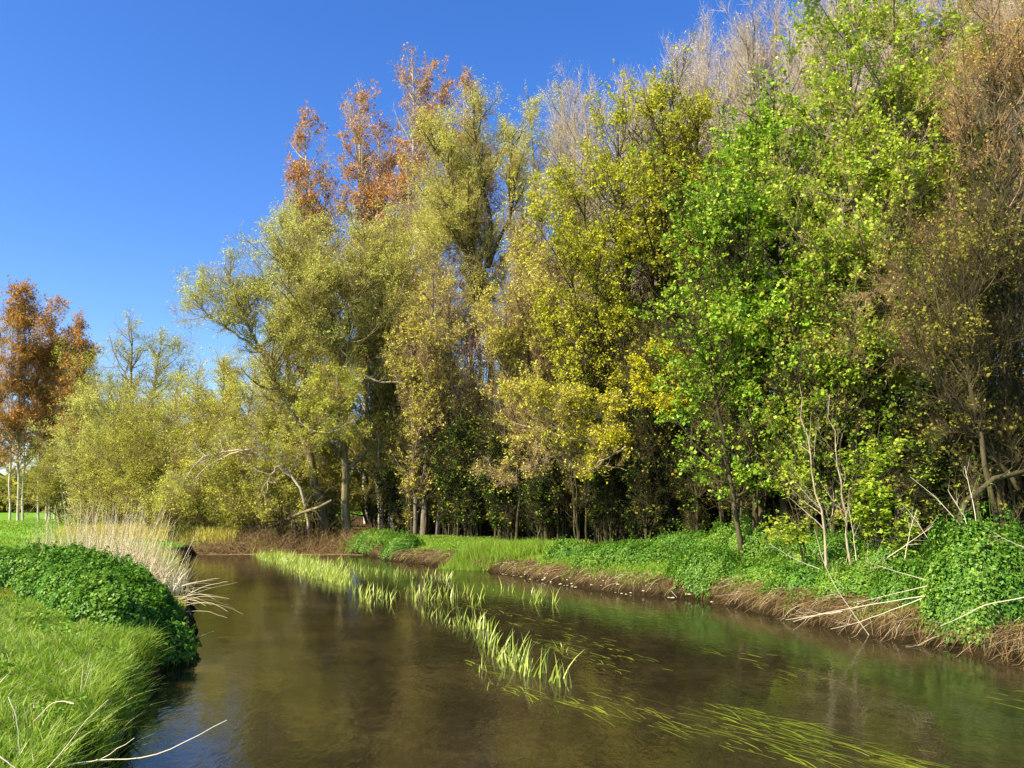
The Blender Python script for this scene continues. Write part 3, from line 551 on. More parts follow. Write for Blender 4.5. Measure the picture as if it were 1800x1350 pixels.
# ---- saplings and the small bush at the edge of the wood
g = 'pale saplings at the edge of the wood'
def sap(base, pts, Y, lb, seed, r=.035):
    b = G(*at(base, VH, Y)[:2])
    return tree('sapling', 'tree', lb, [([b] + pix(pts, Y), r, .007)], [(0, .5), (.5, .9), (1, .35)], nl=(9, 22, 50), bark='sapling', twig='sapling', seed=seed, tw=.2, tr=.004, low=.2, ang=(42, 40, 35), trop=(.1, .1, .1), group=g)
sap(1448, [(1438, 860), (1425, 800), (1412, 740), (1403, 700), (1408, 672)], 19, 'pale slender sapling with a forked top, left one of the pair', 101)
sap(1492, [(1480, 870), (1468, 800), (1460, 745), (1458, 700)], 19.3, 'pale slender sapling with a single straight top, right one of the pair', 102, .033)
tree('maple_bush', 'shrub', 'small fresh green bush of tiered sprays right of the pale saplings', [straight(1548, 19.5, 745, .03, .008, -5), straight(1545, 19.5, 790, .025, .008, 25), straight(1545, 19.5, 800, .025, .008, -30)], [(0, .6), (.3, .75), (.6, .6), (1, .2)],
     nl=(34, 240, 900), leafmix=[('lime', .6), ('green', .4)], nleaf=3600, lsize=(.08, .07), bark='dark', twig='twig_d', low=.05, seed=103, tw=.16, tr=.004, clump=.04, ang=(65, 45, 40), trop=(.05, .04, .02), up=1.2)
tree('maple_bush', 'shrub', 'thin leafy bush of yellow sprays left of the pale saplings', [straight(1410, 20, 770, .025, .008, -20), straight(1415, 20, 820, .02, .008, -40)], [(0, .6), (.3, .6), (.6, .5), (1, .2)],
     nl=(20, 130, 500), leafmix=[('lime', 1.)], nleaf=1300, lsize=(.08, .07), bark='dark', twig='twig_d', low=.2, seed=104, tw=.16, tr=.004, clump=.04, ang=(65, 45, 40), trop=(.05, .04, .02), up=1.2)

# ---- bare trees of the wood: a few kinds, copied deep into it
rngW = np.random.default_rng(5)
kinds = []
g = 'bare grey-pink trees standing deep in the wood'
for k in range(5):
    rb_ = np.random.default_rng(200 + k); h = [15.5, 16.5, 14.5, 17, 15][k]
    st = [([A([0, 0, -.2]), A([rb_.normal(0, .25), rb_.normal(0, .25), h * .5]), A([rb_.normal(0, .4), rb_.normal(0, .4), h])], .15, .02)]
    for q in range(2): a = rb_.uniform(0, 6.28); st.append(([A([0, 0, h * .3]), A([math.cos(a) * .8, math.sin(a) * .8, h * .6]), A([math.cos(a) * 1.4, math.sin(a) * 1.4, h * (.85 + .1 * q)])], .08, .015))
    e = tree('bare_tree', 'tree', 'bare grey-pink tree rising behind the leafy trees, deep in the wood', st, [(0, .4), (.4, 1.3), (.7, 2.2), (.9, 1.8), (1, 1.2)],
             nl=(60, 520, 3800), leafmix=[('pink', .7), ('ochre', .3)], nleaf=4000, lsize=(.06, .03), bark='grey' if k % 2 else 'dark', twig='twig_g', low=.22, seed=210 + k, tw=.6, tr=.010,
             ang=(40, 38, 35), trop=(.15, .13, .08), group=g, reach=1.2)
    kinds.append(e)
def edge_x(y): return np.interp(y, [10, 14, 18, 22, 27, 33, 40, 46, 52, 60], [16, 12.5, 11, 8.5, 6, 2, -3, -8, -10, -12])
# skyline of the bare trees in the photograph: pixel column, pixel row, distance
sky_pts = [(1010, 175, 52), (1045, 165, 50), (1085, 160, 48), (1120, 150, 50), (1150, 130, 46), (1185, 115, 44), (1215, 95, 42), (1240, 100, 46), (1265, 85, 40), (1290, 75, 42), (1318, 55, 38), (1345, 40, 40), (1372, 60, 36), (1400, 22, 38), (1425, 5, 36), (1640, 10, 34), (1665, -10, 32), (1690, -30, 33), (1715, -60, 30), (1745, -80, 31), (1780, -110, 28), (1815, -120, 30), (1850, -120, 27), (1480, -40, 40), (1520, -60, 38)]
LBS = ['bare twiggy tree topping the skyline right beside the thin pale willow', 'short bare twiggy tree, second right of the thin pale willow on the skyline', 'bare pinkish tree above the left slope of the olive maple', "bare pinkish tree just left of the olive maple's domed top", "bare twiggy tree standing up directly over the olive maple's dome", "bare tree with fine twigs over the right half of the olive maple's dome", 'bare tree over the right shoulder of the olive maple, against blue sky', 'low bare tree in the dip right of the olive maple', 'bare tree in the sky gap midway between olive maple and green sycamore', "bare pinkish tree rising left of the green sycamore's tip", "dense bare tree seen over the green sycamore's left shoulder", 'tall bare tree straight above the tip of the green sycamore', "bare tree set back just right of the green sycamore's tip", 'tall bare tree in the gap between the two leafy sycamores', 'bare tree touching the left edge of the tall yellow-green sycamore', 'bare tree just right of the tall yellow-green sycamore at the top of the picture', 'bare tree two trunks right of the tall yellow-green sycamore', 'tall bare tree above the thin yellowish sycamore', 'bare tree whose top leaves the picture left of the brown budding crown', 'bare tree showing through the brown budding crown', 'bare tree behind the brown budding crown near the top right corner', 'bare tree cut by the right edge near the top corner', 'bare tree standing mostly outside the right edge', 'bare tree hidden behind the upper left of the tall yellow-green sycamore', 'bare tree hidden behind the upper middle of the tall yellow-green sycamore']
placed = []
for k, (u, v, Y) in enumerate(sky_pts): placed.append((at(u, v, Y), k))
first = [True] * 5
def put(kind, x, y, h, rz, lb=None):
    src = kinds[kind]; h0 = [15.5, 16.5, 14.5, 17, 15][kind]; g_ = G(x, y); s = (h - g_[2]) / h0; w = min(1.15, max(.7, s))
    if first[kind]:
        first[kind] = False; src.location = g_; src.rotation_euler = (0, 0, rz); src.scale = (w, w, s); c = src
    else: c = copy_tree(src, g_, rz, (w, w, s))
    if lb: c['label'] = lb; c['group'] = 'bare trees along the skyline'
    else: c['label'] = 'bare grey-pink tree standing among many others deep in the wood'; c['group'] = g
for p, k in placed: put(k % 5, p[0], p[1], p[2], rngW.uniform(0, 6.28), LBS[k])
n = 0
for k in range(900):
    y = rngW.uniform(17, 75); x = edge_x(min(y, 60)) + rngW.uniform(6.5, 26)
    if x > 42 or abs(x) > y * .75 + 2: continue
    if all((x - a) ** 2 + (y - b) ** 2 > 4.6 for a, b in [(q[0][0], q[0][1]) for q in placed]):
        # keep the skyline: crowns stay below the bare-twig line
        u = 900 + F * x / y; vt = np.interp(u, [700, 940, 1020, 1060, 1150, 1430, 1650, 1900], [640, 560, 420, 230, 170, 40, 0, -120]) + rngW.uniform(40, 160)
        hh = at(u, vt, y)[2]
        placed.append(((x, y, 0), k)); put(int(rngW.integers(0, 5)), x, y, min(hh, 19.), rngW.uniform(0, 6.28)); n += 1
    if n >= 85: break

# ---- slender stems crowding the edge of the wood
pk_ = []
for k in range(3):
    rb_ = np.random.default_rng(350 + k); st = []
    for q in range(4):
        a = rb_.uniform(0, 6.28); h = rb_.uniform(7, 10); d_ = rb_.uniform(.1, .5)
        st.append(([A([math.cos(a) * d_, math.sin(a) * d_, -.1]), A([math.cos(a) * d_ * 1.8 + rb_.normal(0, .15), math.sin(a) * d_ * 1.8 + rb_.normal(0, .15), h * .5]), A([math.cos(a) * d_ * 3, math.sin(a) * d_ * 3, h])], rb_.uniform(.03, .07), .01))
    pk_.append(tree('slender_tree', 'tree', 'slender dark many-stemmed tree crowding the shaded edge of the wood', st, [(0, .3), (.4, .9), (.8, 1.0), (1, .5)], nl=(70, 500, 3200), leafmix=[('olive', .5), ('dark', .5)],
        nleaf=1700, lsize=(.07, .055), bark='dark', twig='twig_d', low=.1, seed=360 + k, tw=.35, tr=.006, clump=.05, trop=(.15, .14, .1), group='slender dark trees at the edge of the wood'))  # half of these leaves carry the wood-edge shade in their colour
for k in range(60):
    y = 17 + 31 * (k + rngW.uniform(0, 1)) / 60; x = edge_x(y) + rngW.uniform(.8, 6.0); q = k % 3; s_ = rngW.uniform(.75, 1.15); g_ = G(x, y)
    if k < 3: pk_[q].location = g_; pk_[q].scale = (s_, s_, s_)
    else: copy_tree(pk_[q], g_, rngW.uniform(0, 6.28), (s_, s_, s_))
# ---- understorey of the wood
ukinds = []
for k in range(4):
    rb_ = np.random.default_rng(300 + k); st = []
    for q in range(6):
        a = rb_.uniform(0, 6.28); r = rb_.uniform(.3, 1.1); h = rb_.uniform(2.4, 5.2)
        st.append(([A([rb_.normal(0, .12), rb_.normal(0, .12), -.1]), A([math.cos(a) * r * .5, math.sin(a) * r * .5, h * .55]), A([math.cos(a) * r, math.sin(a) * r, h])], .035, .008))
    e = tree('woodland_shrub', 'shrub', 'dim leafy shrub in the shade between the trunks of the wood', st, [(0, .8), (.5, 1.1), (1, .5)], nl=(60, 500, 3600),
             leafmix=[('olive', .15), ('dark', .8), ('green', .05)], nleaf=9000, lsize=(.09, .07), bark='dark', twig='twig_d', low=.05, seed=310 + k, tw=.35, tr=.006, clump=.06, up=.6, group='dim shrubs under the wood')  # mostly near-black leaves: the dark interior is painted into their colour
    ukinds.append(e)
uf = [True] * 4; n = 0
for k in range(1500):
    y = rngW.uniform(15, 66); x = edge_x(min(y, 60)) + 1.6 + rngW.uniform(0, 24) * rngW.uniform(.05, 1)
    if abs(x) > y * .72 + 1: continue
    q = int(rngW.integers(0, 4)); s = rngW.uniform(.6, 1.15); g_ = G(x, y)
    if uf[q]: uf[q] = False; ukinds[q].location = g_; ukinds[q].scale = (s, s, s)
    else: copy_tree(ukinds[q], g_, rngW.uniform(0, 6.28), (s, s, s))
    n += 1
    if n >= 170: break

# ---------------------------------------------------------------- ground plants
def shoots(b, x, y, z, rng, ls, h=(.10, .26)):
    """upright leafy stems standing out of a heap of plants"""
    n = len(x); D = rng.normal(0, .25, (n, 3)); D[:, 2] = 1; D = nrm(D); L = rng.uniform(h[0], h[1], n); P0 = np.stack([x, y, z - .05], -1)
    P = P0[:, None, :] + D[:, None, :] * (np.linspace(0, 1, 4)[None, :] * (L[:, None] + .05))[:, :, None]
    v, f = tubes(P, np.full((n, 4), .0035), 3, rng); b.add(v, f, 1)
    k = 9; t = np.tile(np.linspace(.25, 1, k), n); i = np.repeat(np.arange(n), k); C = P0[i] + D[i] * (t * (L[i] + .05))[:, None]
    a = rng.uniform(0, 6.28, n * k); d = np.stack([np.cos(a), np.sin(a), rng.uniform(-.5, .3, n * k)], -1); nn = D[i] * 1.2 + rng.normal(0, .35, (n * k, 3))
    v, f = fold_leaves(C, ls * 1.05, ls * .6, nn, d, rng, .3); b.add(v, f, 0)
def mound(name, label, cat, cx, cy, rx, ry, h, rot, n, ls, mats, seed, group=None, zoff=0., stems=0, shell=.35, pw=.5):
    """a heaped clump of leafy plants: folded leaves through the outer layer of a lumpy dome"""
    rng = np.random.default_rng(seed)
    r = rng.uniform(0, 1, n) ** .5; a = rng.uniform(0, 2 * math.pi, n)
    rim = 1 + .12 * np.sin(3 * a + seed) + .09 * np.sin(7 * a + 2 * seed) + .05 * np.sin(13 * a)
    lx = r * np.cos(a) * rx * rim; ly = r * np.sin(a) * ry * rim
    x = cx + lx * math.cos(rot) - ly * math.sin(rot); y = cy + lx * math.sin(rot) + ly * math.cos(rot)
    dome = np.maximum(0, 1 - r ** 2.6) ** pw
    lump = 1 + .24 * vnoise(x, y, .33, seed) + .14 * vnoise(x, y, .12, seed + 3) + .12 * rng.normal(0, 1, n) ** 2 * (rng.uniform(0, 1, n) < .12)
    dep = rng.uniform(0, 1, n) ** 1.6
    g0 = hgt(x, y); g0 = np.maximum(g0, .03)
    z = g0 + zoff + h * dome * lump * (1 - shell * dep) + .02
    out = np.stack([np.cos(a + rot) * r / rx, np.sin(a + rot) * r / ry, np.full(n, .55 / h * .5)], -1); out = nrm(out)
    nn = out + rng.normal(0, .45, (n, 3)); nn[:, 2] += .35
    d = rng.normal(0, 1, (n, 3)); d[:, 2] -= .5; d += out * .6
    v, f = fold_leaves(np.stack([x, y, z], -1), ls, ls * .62, nn, d, rng, .25)
    b = MB(); k = len(mats)
    # two leaf tints by patch
    pick = (vnoise(x, y, .5, seed + 7) + rng.normal(0, .5, n) > .35) if k > 1 else np.zeros(n, bool)
    fm = np.concatenate([pick, pick]).astype(np.int32)
    b.v.append(v); b.f.append(f); b.m.append(fm); b.n += len(v)
    q_ = rng.choice(n, n // 110, replace=False, p=(dome + .05) / (dome + .05).sum()); shoots(b, x[q_], y[q_], (g0 + h * dome * lump * .93)[q_], rng, ls)
    c = A([cx, cy, float(hgt(A([cx]), A([cy]))[0])])
    e = empty(name, c, label, cat, group)
    b.build('foliage', [LM[m] for m in mats], e, origin=c)
    ns = max(30, n // 25); i = rng.integers(0, n, ns)
    P0 = np.stack([x[i], y[i], g0[i] - .03], -1); P1 = np.stack([x[i], y[i], z[i]], -1) + rng.normal(0, .03, (ns, 3))
    P = np.stack([P0, (P0 + P1) / 2 + rng.normal(0, .02, (ns, 3)), P1], 1)
    s = MB(); v, f = tubes(P, np.full((ns, 3), .004), 3, rng); s.add(v, f); s.build('stems', [LM['nettle2']], e, origin=c)
    return e
# left bank bush running down to the water
CL = A([at(u, VH, Y)[:2] for u, Y in [(-60, 18.2), (30, 17.6), (115, 17.0), (180, 15.4), (218, 13.8), (250, 13.2), (272, 13.4), (287, 14.0)]])
CW = [1.5, 1.5, 1.35, 1.1, .98, .9, .74, .6]; CH = [.50, .58, .64, .58, .55, .56, .52, .44]
def bushfield(x, y):
    best = np.full(len(x), 1e9); hh = np.zeros(len(x))
    for i in range(len(CL) - 1):
        a, b_ = CL[i], CL[i + 1]; d = b_ - a; t = np.clip(((x - a[0]) * d[0] + (y - a[1]) * d[1]) / (d @ d), 0, 1)
        r = np.hypot(x - a[0] - t * d[0], y - a[1] - t * d[1]) / (CW[i] + t * (CW[i + 1] - CW[i])); h = CH[i] + t * (CH[i + 1] - CH[i])
        m = r < best; best = np.where(m, r, best); hh = np.where(m, h, hh)
    return best * (1 + .16 * vnoise(x, y, .5, 2) + .10 * vnoise(x, y, .17, 9)), hh
def bush_left():
    rng = np.random.default_rng(400); n = 330000
    x = rng.uniform(-14, -3.5, n); y = rng.uniform(10.5, 20.5, n); r, h = bushfield(x, y); ok = (r < 1) & (x > -.72 * y)
    x, y, r, h = x[ok][:105000], y[ok][:105000], r[ok][:105000], h[ok][:105000]; n = len(x)
    lump = 1 + .34 * vnoise(x, y, .36, 3) + .18 * vnoise(x, y, .13, 8)
    hz = h * np.maximum(0, 1 - r ** 2.4) ** .55 * lump
    z = np.maximum(hgt(x, y), .05) + hz * (1 - .5 * rng.uniform(0, 1, n) ** 1.7) + .03
    e_ = .08; g0 = h * np.maximum(0, 1 - r ** 2.4) ** .55
    r2, h2 = bushfield(x + e_, y); gx = (h2 * np.maximum(0, 1 - r2 ** 2.4) ** .55 - g0) / e_
    r2, h2 = bushfield(x, y + e_); gy = (h2 * np.maximum(0, 1 - r2 ** 2.4) ** .55 - g0) / e_
    out = nrm(np.stack([-gx, -gy, np.ones(n)], -1)); nn = out + rng.normal(0, .42, (n, 3)); d = rng.normal(0, 1, (n, 3)) + A([0, 0, -.7]) + out * .4
    vv, f = fold_leaves(np.stack([x, y, z], -1), .068, .048, nn, d, rng, .25)
    pk = (vnoise(x, y, .4, 31) + rng.normal(0, .45, n) > .45).astype(np.int32)
    b = MB(); b.v.append(vv); b.f.append(f); b.m.append(np.concatenate([pk, pk])); b.n = len(vv)
    q_ = rng.choice(n, 750, replace=False); shoots(b, x[q_], y[q_], (np.maximum(hgt(x, y), .05) + hz * .93)[q_], rng, .068, (.08, .22))
    org = G(*CL[3]); e = empty('nettle_bank', org, 'long dark green heap of leafy plants on the left bank reaching down to the water', 'plant')
    b.build('foliage', [LM['nettle'], LM['nettle2']], e, origin=org)
    i = rng.integers(0, n, 4000); P0 = np.stack([x[i], y[i], hgt(x[i], y[i]) - .05], -1); P1 = np.stack([x[i], y[i], z[i]], -1); s_ = MB()
    vv, f = tubes(np.stack([P0, (P0 + P1) / 2 + rng.normal(0, .02, (4000, 3)), P1], 1), np.full((4000, 3), .004), 3, rng); s_.add(vv, f); s_.build('stems', [LM['nettle2']], e, origin=org)
bush_left()

# right bank
def rb_at(u, Y): p = at(u, VH, Y); return p[0], p[1]
cx, cy = rb_at(1728, 15.0)
mound('nettle_mound', 'large dark green nettle mound at the right edge of the far bank', 'plant', cx + .05, cy + .25, 1.18, 1.1, 1.36, .2, 30000, .068, ['nettle', 'nettle2'], 411, shell=.6, pw=.5)
mnd = [(1240, 22.6, 1.1, 1.0, .80, 'round dark nettle clump jutting towards the water in the middle of the far bank', 'nettle', 9000),
       (1340, 25.5, 2.3, 1.5, 1.20, 'high rambling nettle bank under the dark trunks left of the saplings', 'nettle2', 17000),
       (1210, 26.5, 2.0, 1.2, .85, 'nettle heap between the round dark clump and the dark wood', 'nettle', 10000),
       (1100, 26.3, 2.0, 1.2, .62, 'flat nettle patch behind the bare brown shore', 'nettle', 10000),
       (1003, 29, 1.0, .8, .55, 'small round nettle clump right of the bright grass tuft', 'nettle', 4000),
       (655, 41, 1.7, 1.2, .75, 'light green nettle clump nearest the far bend', 'nettle2', 6000),
       (705, 37.2, 1.1, .8, .70, 'dark green nettle clump overhanging the water near the far bend', 'nettle', 5000),
       (1450, 22, 1.7, 1.3, 1.0, 'nettles round the feet of the two pale saplings', 'nettle', 11000),
       (1565, 19.6, 1.3, 1.2, .85, 'nettles below the small fresh green bush', 'nettle2', 9000),
       (1500, 18.2, 1.0, .8, .52, 'thin nettles among the dead stalks near the water', 'nettle2', 6500),
       (1590, 16.8, .8, .8, .60, 'dark nettles tucked against the left side of the large mound', 'nettle', 6500),
       (1415, 19.4, 1.0, .8, .50, 'low nettles right of the round dark clump', 'nettle', 6500),
       (1330, 21.6, 1.1, .8, .42, 'scrappy low nettles between the round dark clump and the low ones', 'nettle2', 6000)]
for k, (u, Y, rx, ry, h, lb, m, n) in enumerate(mnd):
    cx, cy = rb_at(u, Y); mound('nettle_clump', lb, 'plant', cx, cy, rx * .92, ry * .9, h * .86, -.6, int(n * 1.3), .062, [m, 'nettle2' if m == 'nettle' else 'nettle'], 420 + k, group='nettle clumps along the far bank')

def px(u, v, z): p = gnd(u, v, z); return p[0], p[1]
# scatter on the far bank strip: low leafy cover, short grass, litter
def scatter(n, seed, cond, box=(-16, 13, 11, 48)):
    rng = np.random.default_rng(seed); x = rng.uniform(box[0], box[1], n); y = rng.uniform(box[2], box[3], n)
    sd = river_sd(x, y); ok = cond(x, y, sd); x = x[ok]; y = y[ok]; return np.stack([x, y, hgt(x, y)], -1), rng
def rightside(x, y): return x > np.interp(y, [0, 15, 30, 41, 45, 50], [0, 0, -3, -14, -20, -30])
P, rng = scatter(900000, 501, lambda x, y, sd: rightside(x, y) & (sd > .55 + .4 * vnoise(x, y, .9, 3)) & (x < edge_x(y) + 1.5) & (vnoise(x, y, .8, 9) + vnoise(x, y, .3, 2) * .5 > -.25))
P = P[:90000]
b = MB(); v, f = blades(P, .14, .014, .7, rng, 3); b.add(v, f, 0)
o = b.build('grass', [LM['grass']]); meta(o, 'short bright grass and seedlings along the far bank', 'grass', kind='stuff')
P, rng = scatter(500000, 502, lambda x, y, sd: rightside(x, y) & (sd > 1.1) & (x < edge_x(y) + 3) & (vnoise(x, y, 1.1, 6) > .0)); P = P[:45000]
b = MB(); nn = rng.normal(0, .4, (len(P), 3)); nn[:, 2] += 1; P2 = P + A([0, 0, 1.]) * rng.uniform(.02, .16, (len(P), 1))
v, f = fold_leaves(P2, .07, .05, nn, rng.normal(0, 1, (len(P), 3)), rng); b.add(v, f)
o = b.build('ground_cover', [LM['nettle2']]); meta(o, 'low leafy ground cover between the nettle clumps', 'ground cover', kind='stuff')
P, rng = scatter(500000, 505, lambda x, y, sd: rightside(x, y) & (sd > .15) & (sd < 1.0) & (y < 34) & (vnoise(x, y, .45, 16) + .5 * vnoise(x, y, .15, 4) > .3)); P = P[:16000]
b = MB(); nn = rng.normal(0, .5, (len(P), 3)); nn[:, 2] += 1; P2 = P + A([0, 0, 1.]) * rng.uniform(.02, .20, (len(P), 1))
v, f = fold_leaves(P2, .055, .038, nn, rng.normal(0, 1, (len(P), 3)), rng); b.add(v, f, 0); v, f = blades(P[::2], .16, .010, .8, rng, 4); b.add(v, f, 1)
o = b.build('shore_weeds', [LM['nettle2'], LM['grass']]); meta(o, 'seedlings and young nettles spilling down the slope of the far bank', 'weeds', kind='stuff')
# bright grass tufts by the dark wood
for k, (u, v, n_, r_, h_, lb) in enumerate([(835, 966, 3400, .9, .66, 'bright tall grass tussock in front of the darkest part of the wood'),
                                   (912, 968, 3200, .9, .58, 'bright grass tussock with a ragged right edge left of the small nettle clump'),
                                   (770, 968, 1500, 1.0, .28, 'low bright grass between the dark nettle clump and the tall tussock'),
                                   (600, 958, 1500, 1.2, .3, 'pale green grass at the near end of the fallen trunk')]):
    cx, cy = px(u, v, .7); rng = np.random.default_rng(520 + k); a = rng.uniform(0, 6.28, n_); r = rng.uniform(0, 1, n_) ** .6
    x = cx + np.cos(a) * r * r_ * 1.5; y = cy + np.sin(a) * r * r_; P = np.stack([x, y, hgt(x, y)], -1)
    b = MB(); vv, f = blades(P, h_ * (1.1 - .4 * r), .02, .45, rng, 4); b.add(vv, f)
    o = b.build('grass_tussock', [LM['grass']], origin=G(cx, cy)); meta(o, lb, 'grass', 'bright grass tussocks on the far bank')
# woodland litter
P, rng = scatter(260000, 503, lambda x, y, sd: rightside(x, y) & ((x > edge_x(y) - 1) | ((sd > .3) & (sd < 1.3))), (-16, 30, 11, 56)); P = P[:70000]
b = MB(); v, f = leaves(P + A([0, 0, .02]), .10, .06, rng, 1.5); b.add(v, f)
o = b.build('leaf_litter', [LM['litter']]); meta(o, 'brown leaf litter and debris on the shore and under the trees', 'leaf litter', kind='stuff')

# dead stems: tangle hanging from the far bank to the water
def strands(P, D, L, r, rng, K=6, wob=.12, grav=-.12, taper=.4):
    pts = [P]; d = nrm(D); st = (L / (K - 1))[:, None]
    for k in range(K - 1):
        d = nrm(d + rng.normal(0, wob, d.shape) + UP * grav); pts.append(pts[-1] + d * st)
    C = np.stack(pts, 1); C[:, :, 2] = np.maximum(C[:, :, 2], .012)
    return tubes(C, r[:, None] * np.linspace(1, taper, K)[None, :], 3, rng)
P, rng = scatter(500000, 504, lambda x, y, sd: rightside(x, y) & (sd > .12) & (sd < np.interp(y, [12, 20, 30, 44], [1.0, .8, .55, .8])) & (vnoise(x, y, 1.0, 2) > -.75) & (y < 38), (-16, 12, 10, 46)); P = P[:3800]
near = np.clip((24 - P[:, 1]) / 12, .25, 1)
e = 0.05; gx = (river_sd(P[:, 0] + e, P[:, 1]) - river_sd(P[:, 0] - e, P[:, 1])) / (2 * e); gy = (river_sd(P[:, 0], P[:, 1] + e) - river_sd(P[:, 0], P[:, 1] - e)) / (2 * e)
D = np.stack([-gx, -gy, np.full(len(P), .1)], -1) + rng.normal(0, .55, (len(P), 3)) * A([1, 1, .3]) + A([-.4, -.35, .0])
v, f = strands(P + A([0, 0, .05]) + UP * rng.uniform(0, .12, (len(P), 1)), D, rng.uniform(.25, .95, len(P)) * (.5 + near * .7), rng.uniform(.0025, .0065, len(P)), rng, 6, .16, -.16)
b = MB(); b.add(v, f); b.m[0][:] = np.repeat(rng.uniform(0, 1, len(P)) < .10, 15).astype(np.int32); o = b.build('dead_stems', [LM['thatch'], LM['straw']]); meta(o, 'tangled dead brown stems hanging over the edge of the far bank', 'dead stems', kind='stuff')

# long bleached dead stalks, each counted
def stalk(pts, r, lb, name='dead_stalk', grp='long bleached stalks on the far bank', mat='straw', ns=5):
    q, rr = polystem(pts, r, r * .35, 10, np.random.default_rng(int(abs(pts[0][0]) * 1000) % 9999), r * .45)
    side = []; S = MB(); v, f = tubes(q[None], rr[None], 5); S.add(v, f)
    rg = np.random.default_rng(int(abs(pts[-1][0]) * 1000) % 9999)
    if ns:
        C, R_, _ = grow(rg, q[None], rr[None], ns, .35, .95, .35, 35, 4, .12, 0., .6, rmin=.003); v, f = tubes(C, R_, 3); S.add(v, f)
    o = S.build(name, [LM[mat]], origin=q[0]); meta(o, lb, 'dead stalk', grp)
for pp, Y, r, lb in [
   ([(1800, 1050), (1730, 1062), (1690, 1085), (1655, 1100)], 13.3, .009, 'bleached branch arching out of the large nettle mound at the right edge'),
   ([(1625, 1048), (1560, 1058), (1490, 1070), (1380, 1090)], 13.9, .009, 'longest bleached stalk lying from the large mound down to the water'),
   ([(1620, 1052), (1560, 1075), (1500, 1098), (1460, 1105)], 13.7, .008, 'bleached stalk just below the longest one, pointing at the water'),
   ([(1630, 1030), (1590, 1040), (1500, 1060)], 14.2, .007, 'bleached stalk just above the longest one'),
   ([(1628, 1020), (1560, 1000), (1520, 985)], 14.6, .008, 'short bleached stalk slanting up left from the large mound'),
   ([(1480, 1075), (1440, 1080), (1395, 1092)], 14.8, .010, 'thin brown stalk whose tip touches the water left of the others'),
   ([(1530, 1120), (1480, 1050), (1450, 1000), (1432, 930)], 16, .008, 'upright bleached stalk rising in front of the pale saplings'),
   ([(1505, 985), (1500, 940), (1492, 890)], 16.4, .008, 'upright bleached stalk with a bent tip behind the thin nettles'),
   ([(1590, 985), (1600, 930), (1612, 895)], 15.6, .008, 'upright bleached stalk close to the left side of the large mound'),
   ([(1560, 980), (1590, 960), (1640, 925)], 15.5, .008, 'bleached stalk crossing behind the top of the large mound'),
   ([(1800, 962), (1770, 950), (1750, 938)], 13.5, .007, 'thin stalk over the top right of the large mound'),
   ([(1698, 935), (1660, 890), (1635, 865), (1600, 838)], 17, .012, 'bare twig leaning left behind the large mound'),
   ([(1705, 935), (1690, 900), (1665, 860)], 17.2, .011, 'bare twig in the middle of the three behind the large mound'),
   ([(1718, 930), (1712, 890), (1700, 840), (1695, 820)], 17, .012, 'bare twig with a side shoot, rightmost of the three behind the large mound'),
   ([(1440, 1000), (1400, 985), (1355, 958)], 16.5, .008, 'bleached stalk lying over the low nettles left of the saplings'),
   ([(1640, 960), (1600, 900), (1585, 885)], 16, .008, 'bleached stalk slanting up left behind the large mound')]:
    stalk(pix(pp, Y), r, lb)
# thin upright dead stems by the saplings
rng = np.random.default_rng(530); N = 130
u_ = rng.uniform(1460, 1625, N); P = A([[*px(a, 1010 + rng.uniform(-25, 30), .55), .55] for a in u_]); P[:, 2] = hgt(P[:, 0], P[:, 1])
D = rng.normal(0, .4, (N, 3)); D[:, 2] = 1; v, f = strands(P, D, rng.uniform(.4, 1.2, N), np.full(N, .0045), rng, 5, .08, 0)
b = MB(); b.add(v, f); c = P[0]; o = b.build('dead_stalk_clump', [LM['straw']], origin=c); meta(o, 'clump of thin upright straw stems beside the large nettle mound', 'dead stalks')

# ---------------------------------------------------------------- fallen trunk and brush at the bend
fb = [gnd(440, 952, .25), at(500, 915, 42.3), at(545, 895, 42.3), at(585, 880, 42.3)]
rng = np.random.default_rng(540)
q, rr = polystem(fb, .17, .07, 16, rng, .05); e = empty('fallen_tree', q[0], 'fallen willow trunk lying slantwise on the bank at the far bend', 'tree trunk')
b = MB(); v, f = tubes(q[None], rr[None], 10); b.add(v, f); b.build('trunk', [BM['willow']], e, smooth=True, origin=q[0])
C, R_, _ = grow(rng, q[None], rr[None], 60, .05, .95, 1.6, 65, 6, .2, -.16, .5); C2, R2_, _ = grow(rng, C, R_, 700, .1, 1., .6, 45, 4, .2, -.05, .6)
b = MB(); v, f = tubes(C, R_, 4); b.add(v, f); v, f = tubes(C2, R2_, 3); b.add(v, f); b.build('branches', [BM['twig_d']], e, origin=q[0])
N = 6500; u_ = np.where(rng.uniform(0, 1, N) < .6, np.clip(rng.normal(520, 60, N), 330, 640), rng.uniform(285, 640, N)); P = A([[*px(a, 962, .4), 0] for a in u_]); P[:, 1] += rng.uniform(.6, 3.4, N); P[:, 2] = hgt(P[:, 0], P[:, 1])
D = rng.normal(0, 1, (N, 3)); D[:, 1] = np.abs(D[:, 1]) * .7 - .1; D[:, 2] = rng.uniform(-.1, .9, N); v, f = strands(P, D, rng.uniform(.4, 1.5, N), rng.uniform(.005, .014, N), rng, 6, .2, -.06)
b = MB(); b.add(v, f); o = b.build('brushwood', [LM['thatch']]); meta(o, 'dark brown brushwood heaped along the bank at the far bend', 'brushwood', kind='stuff')

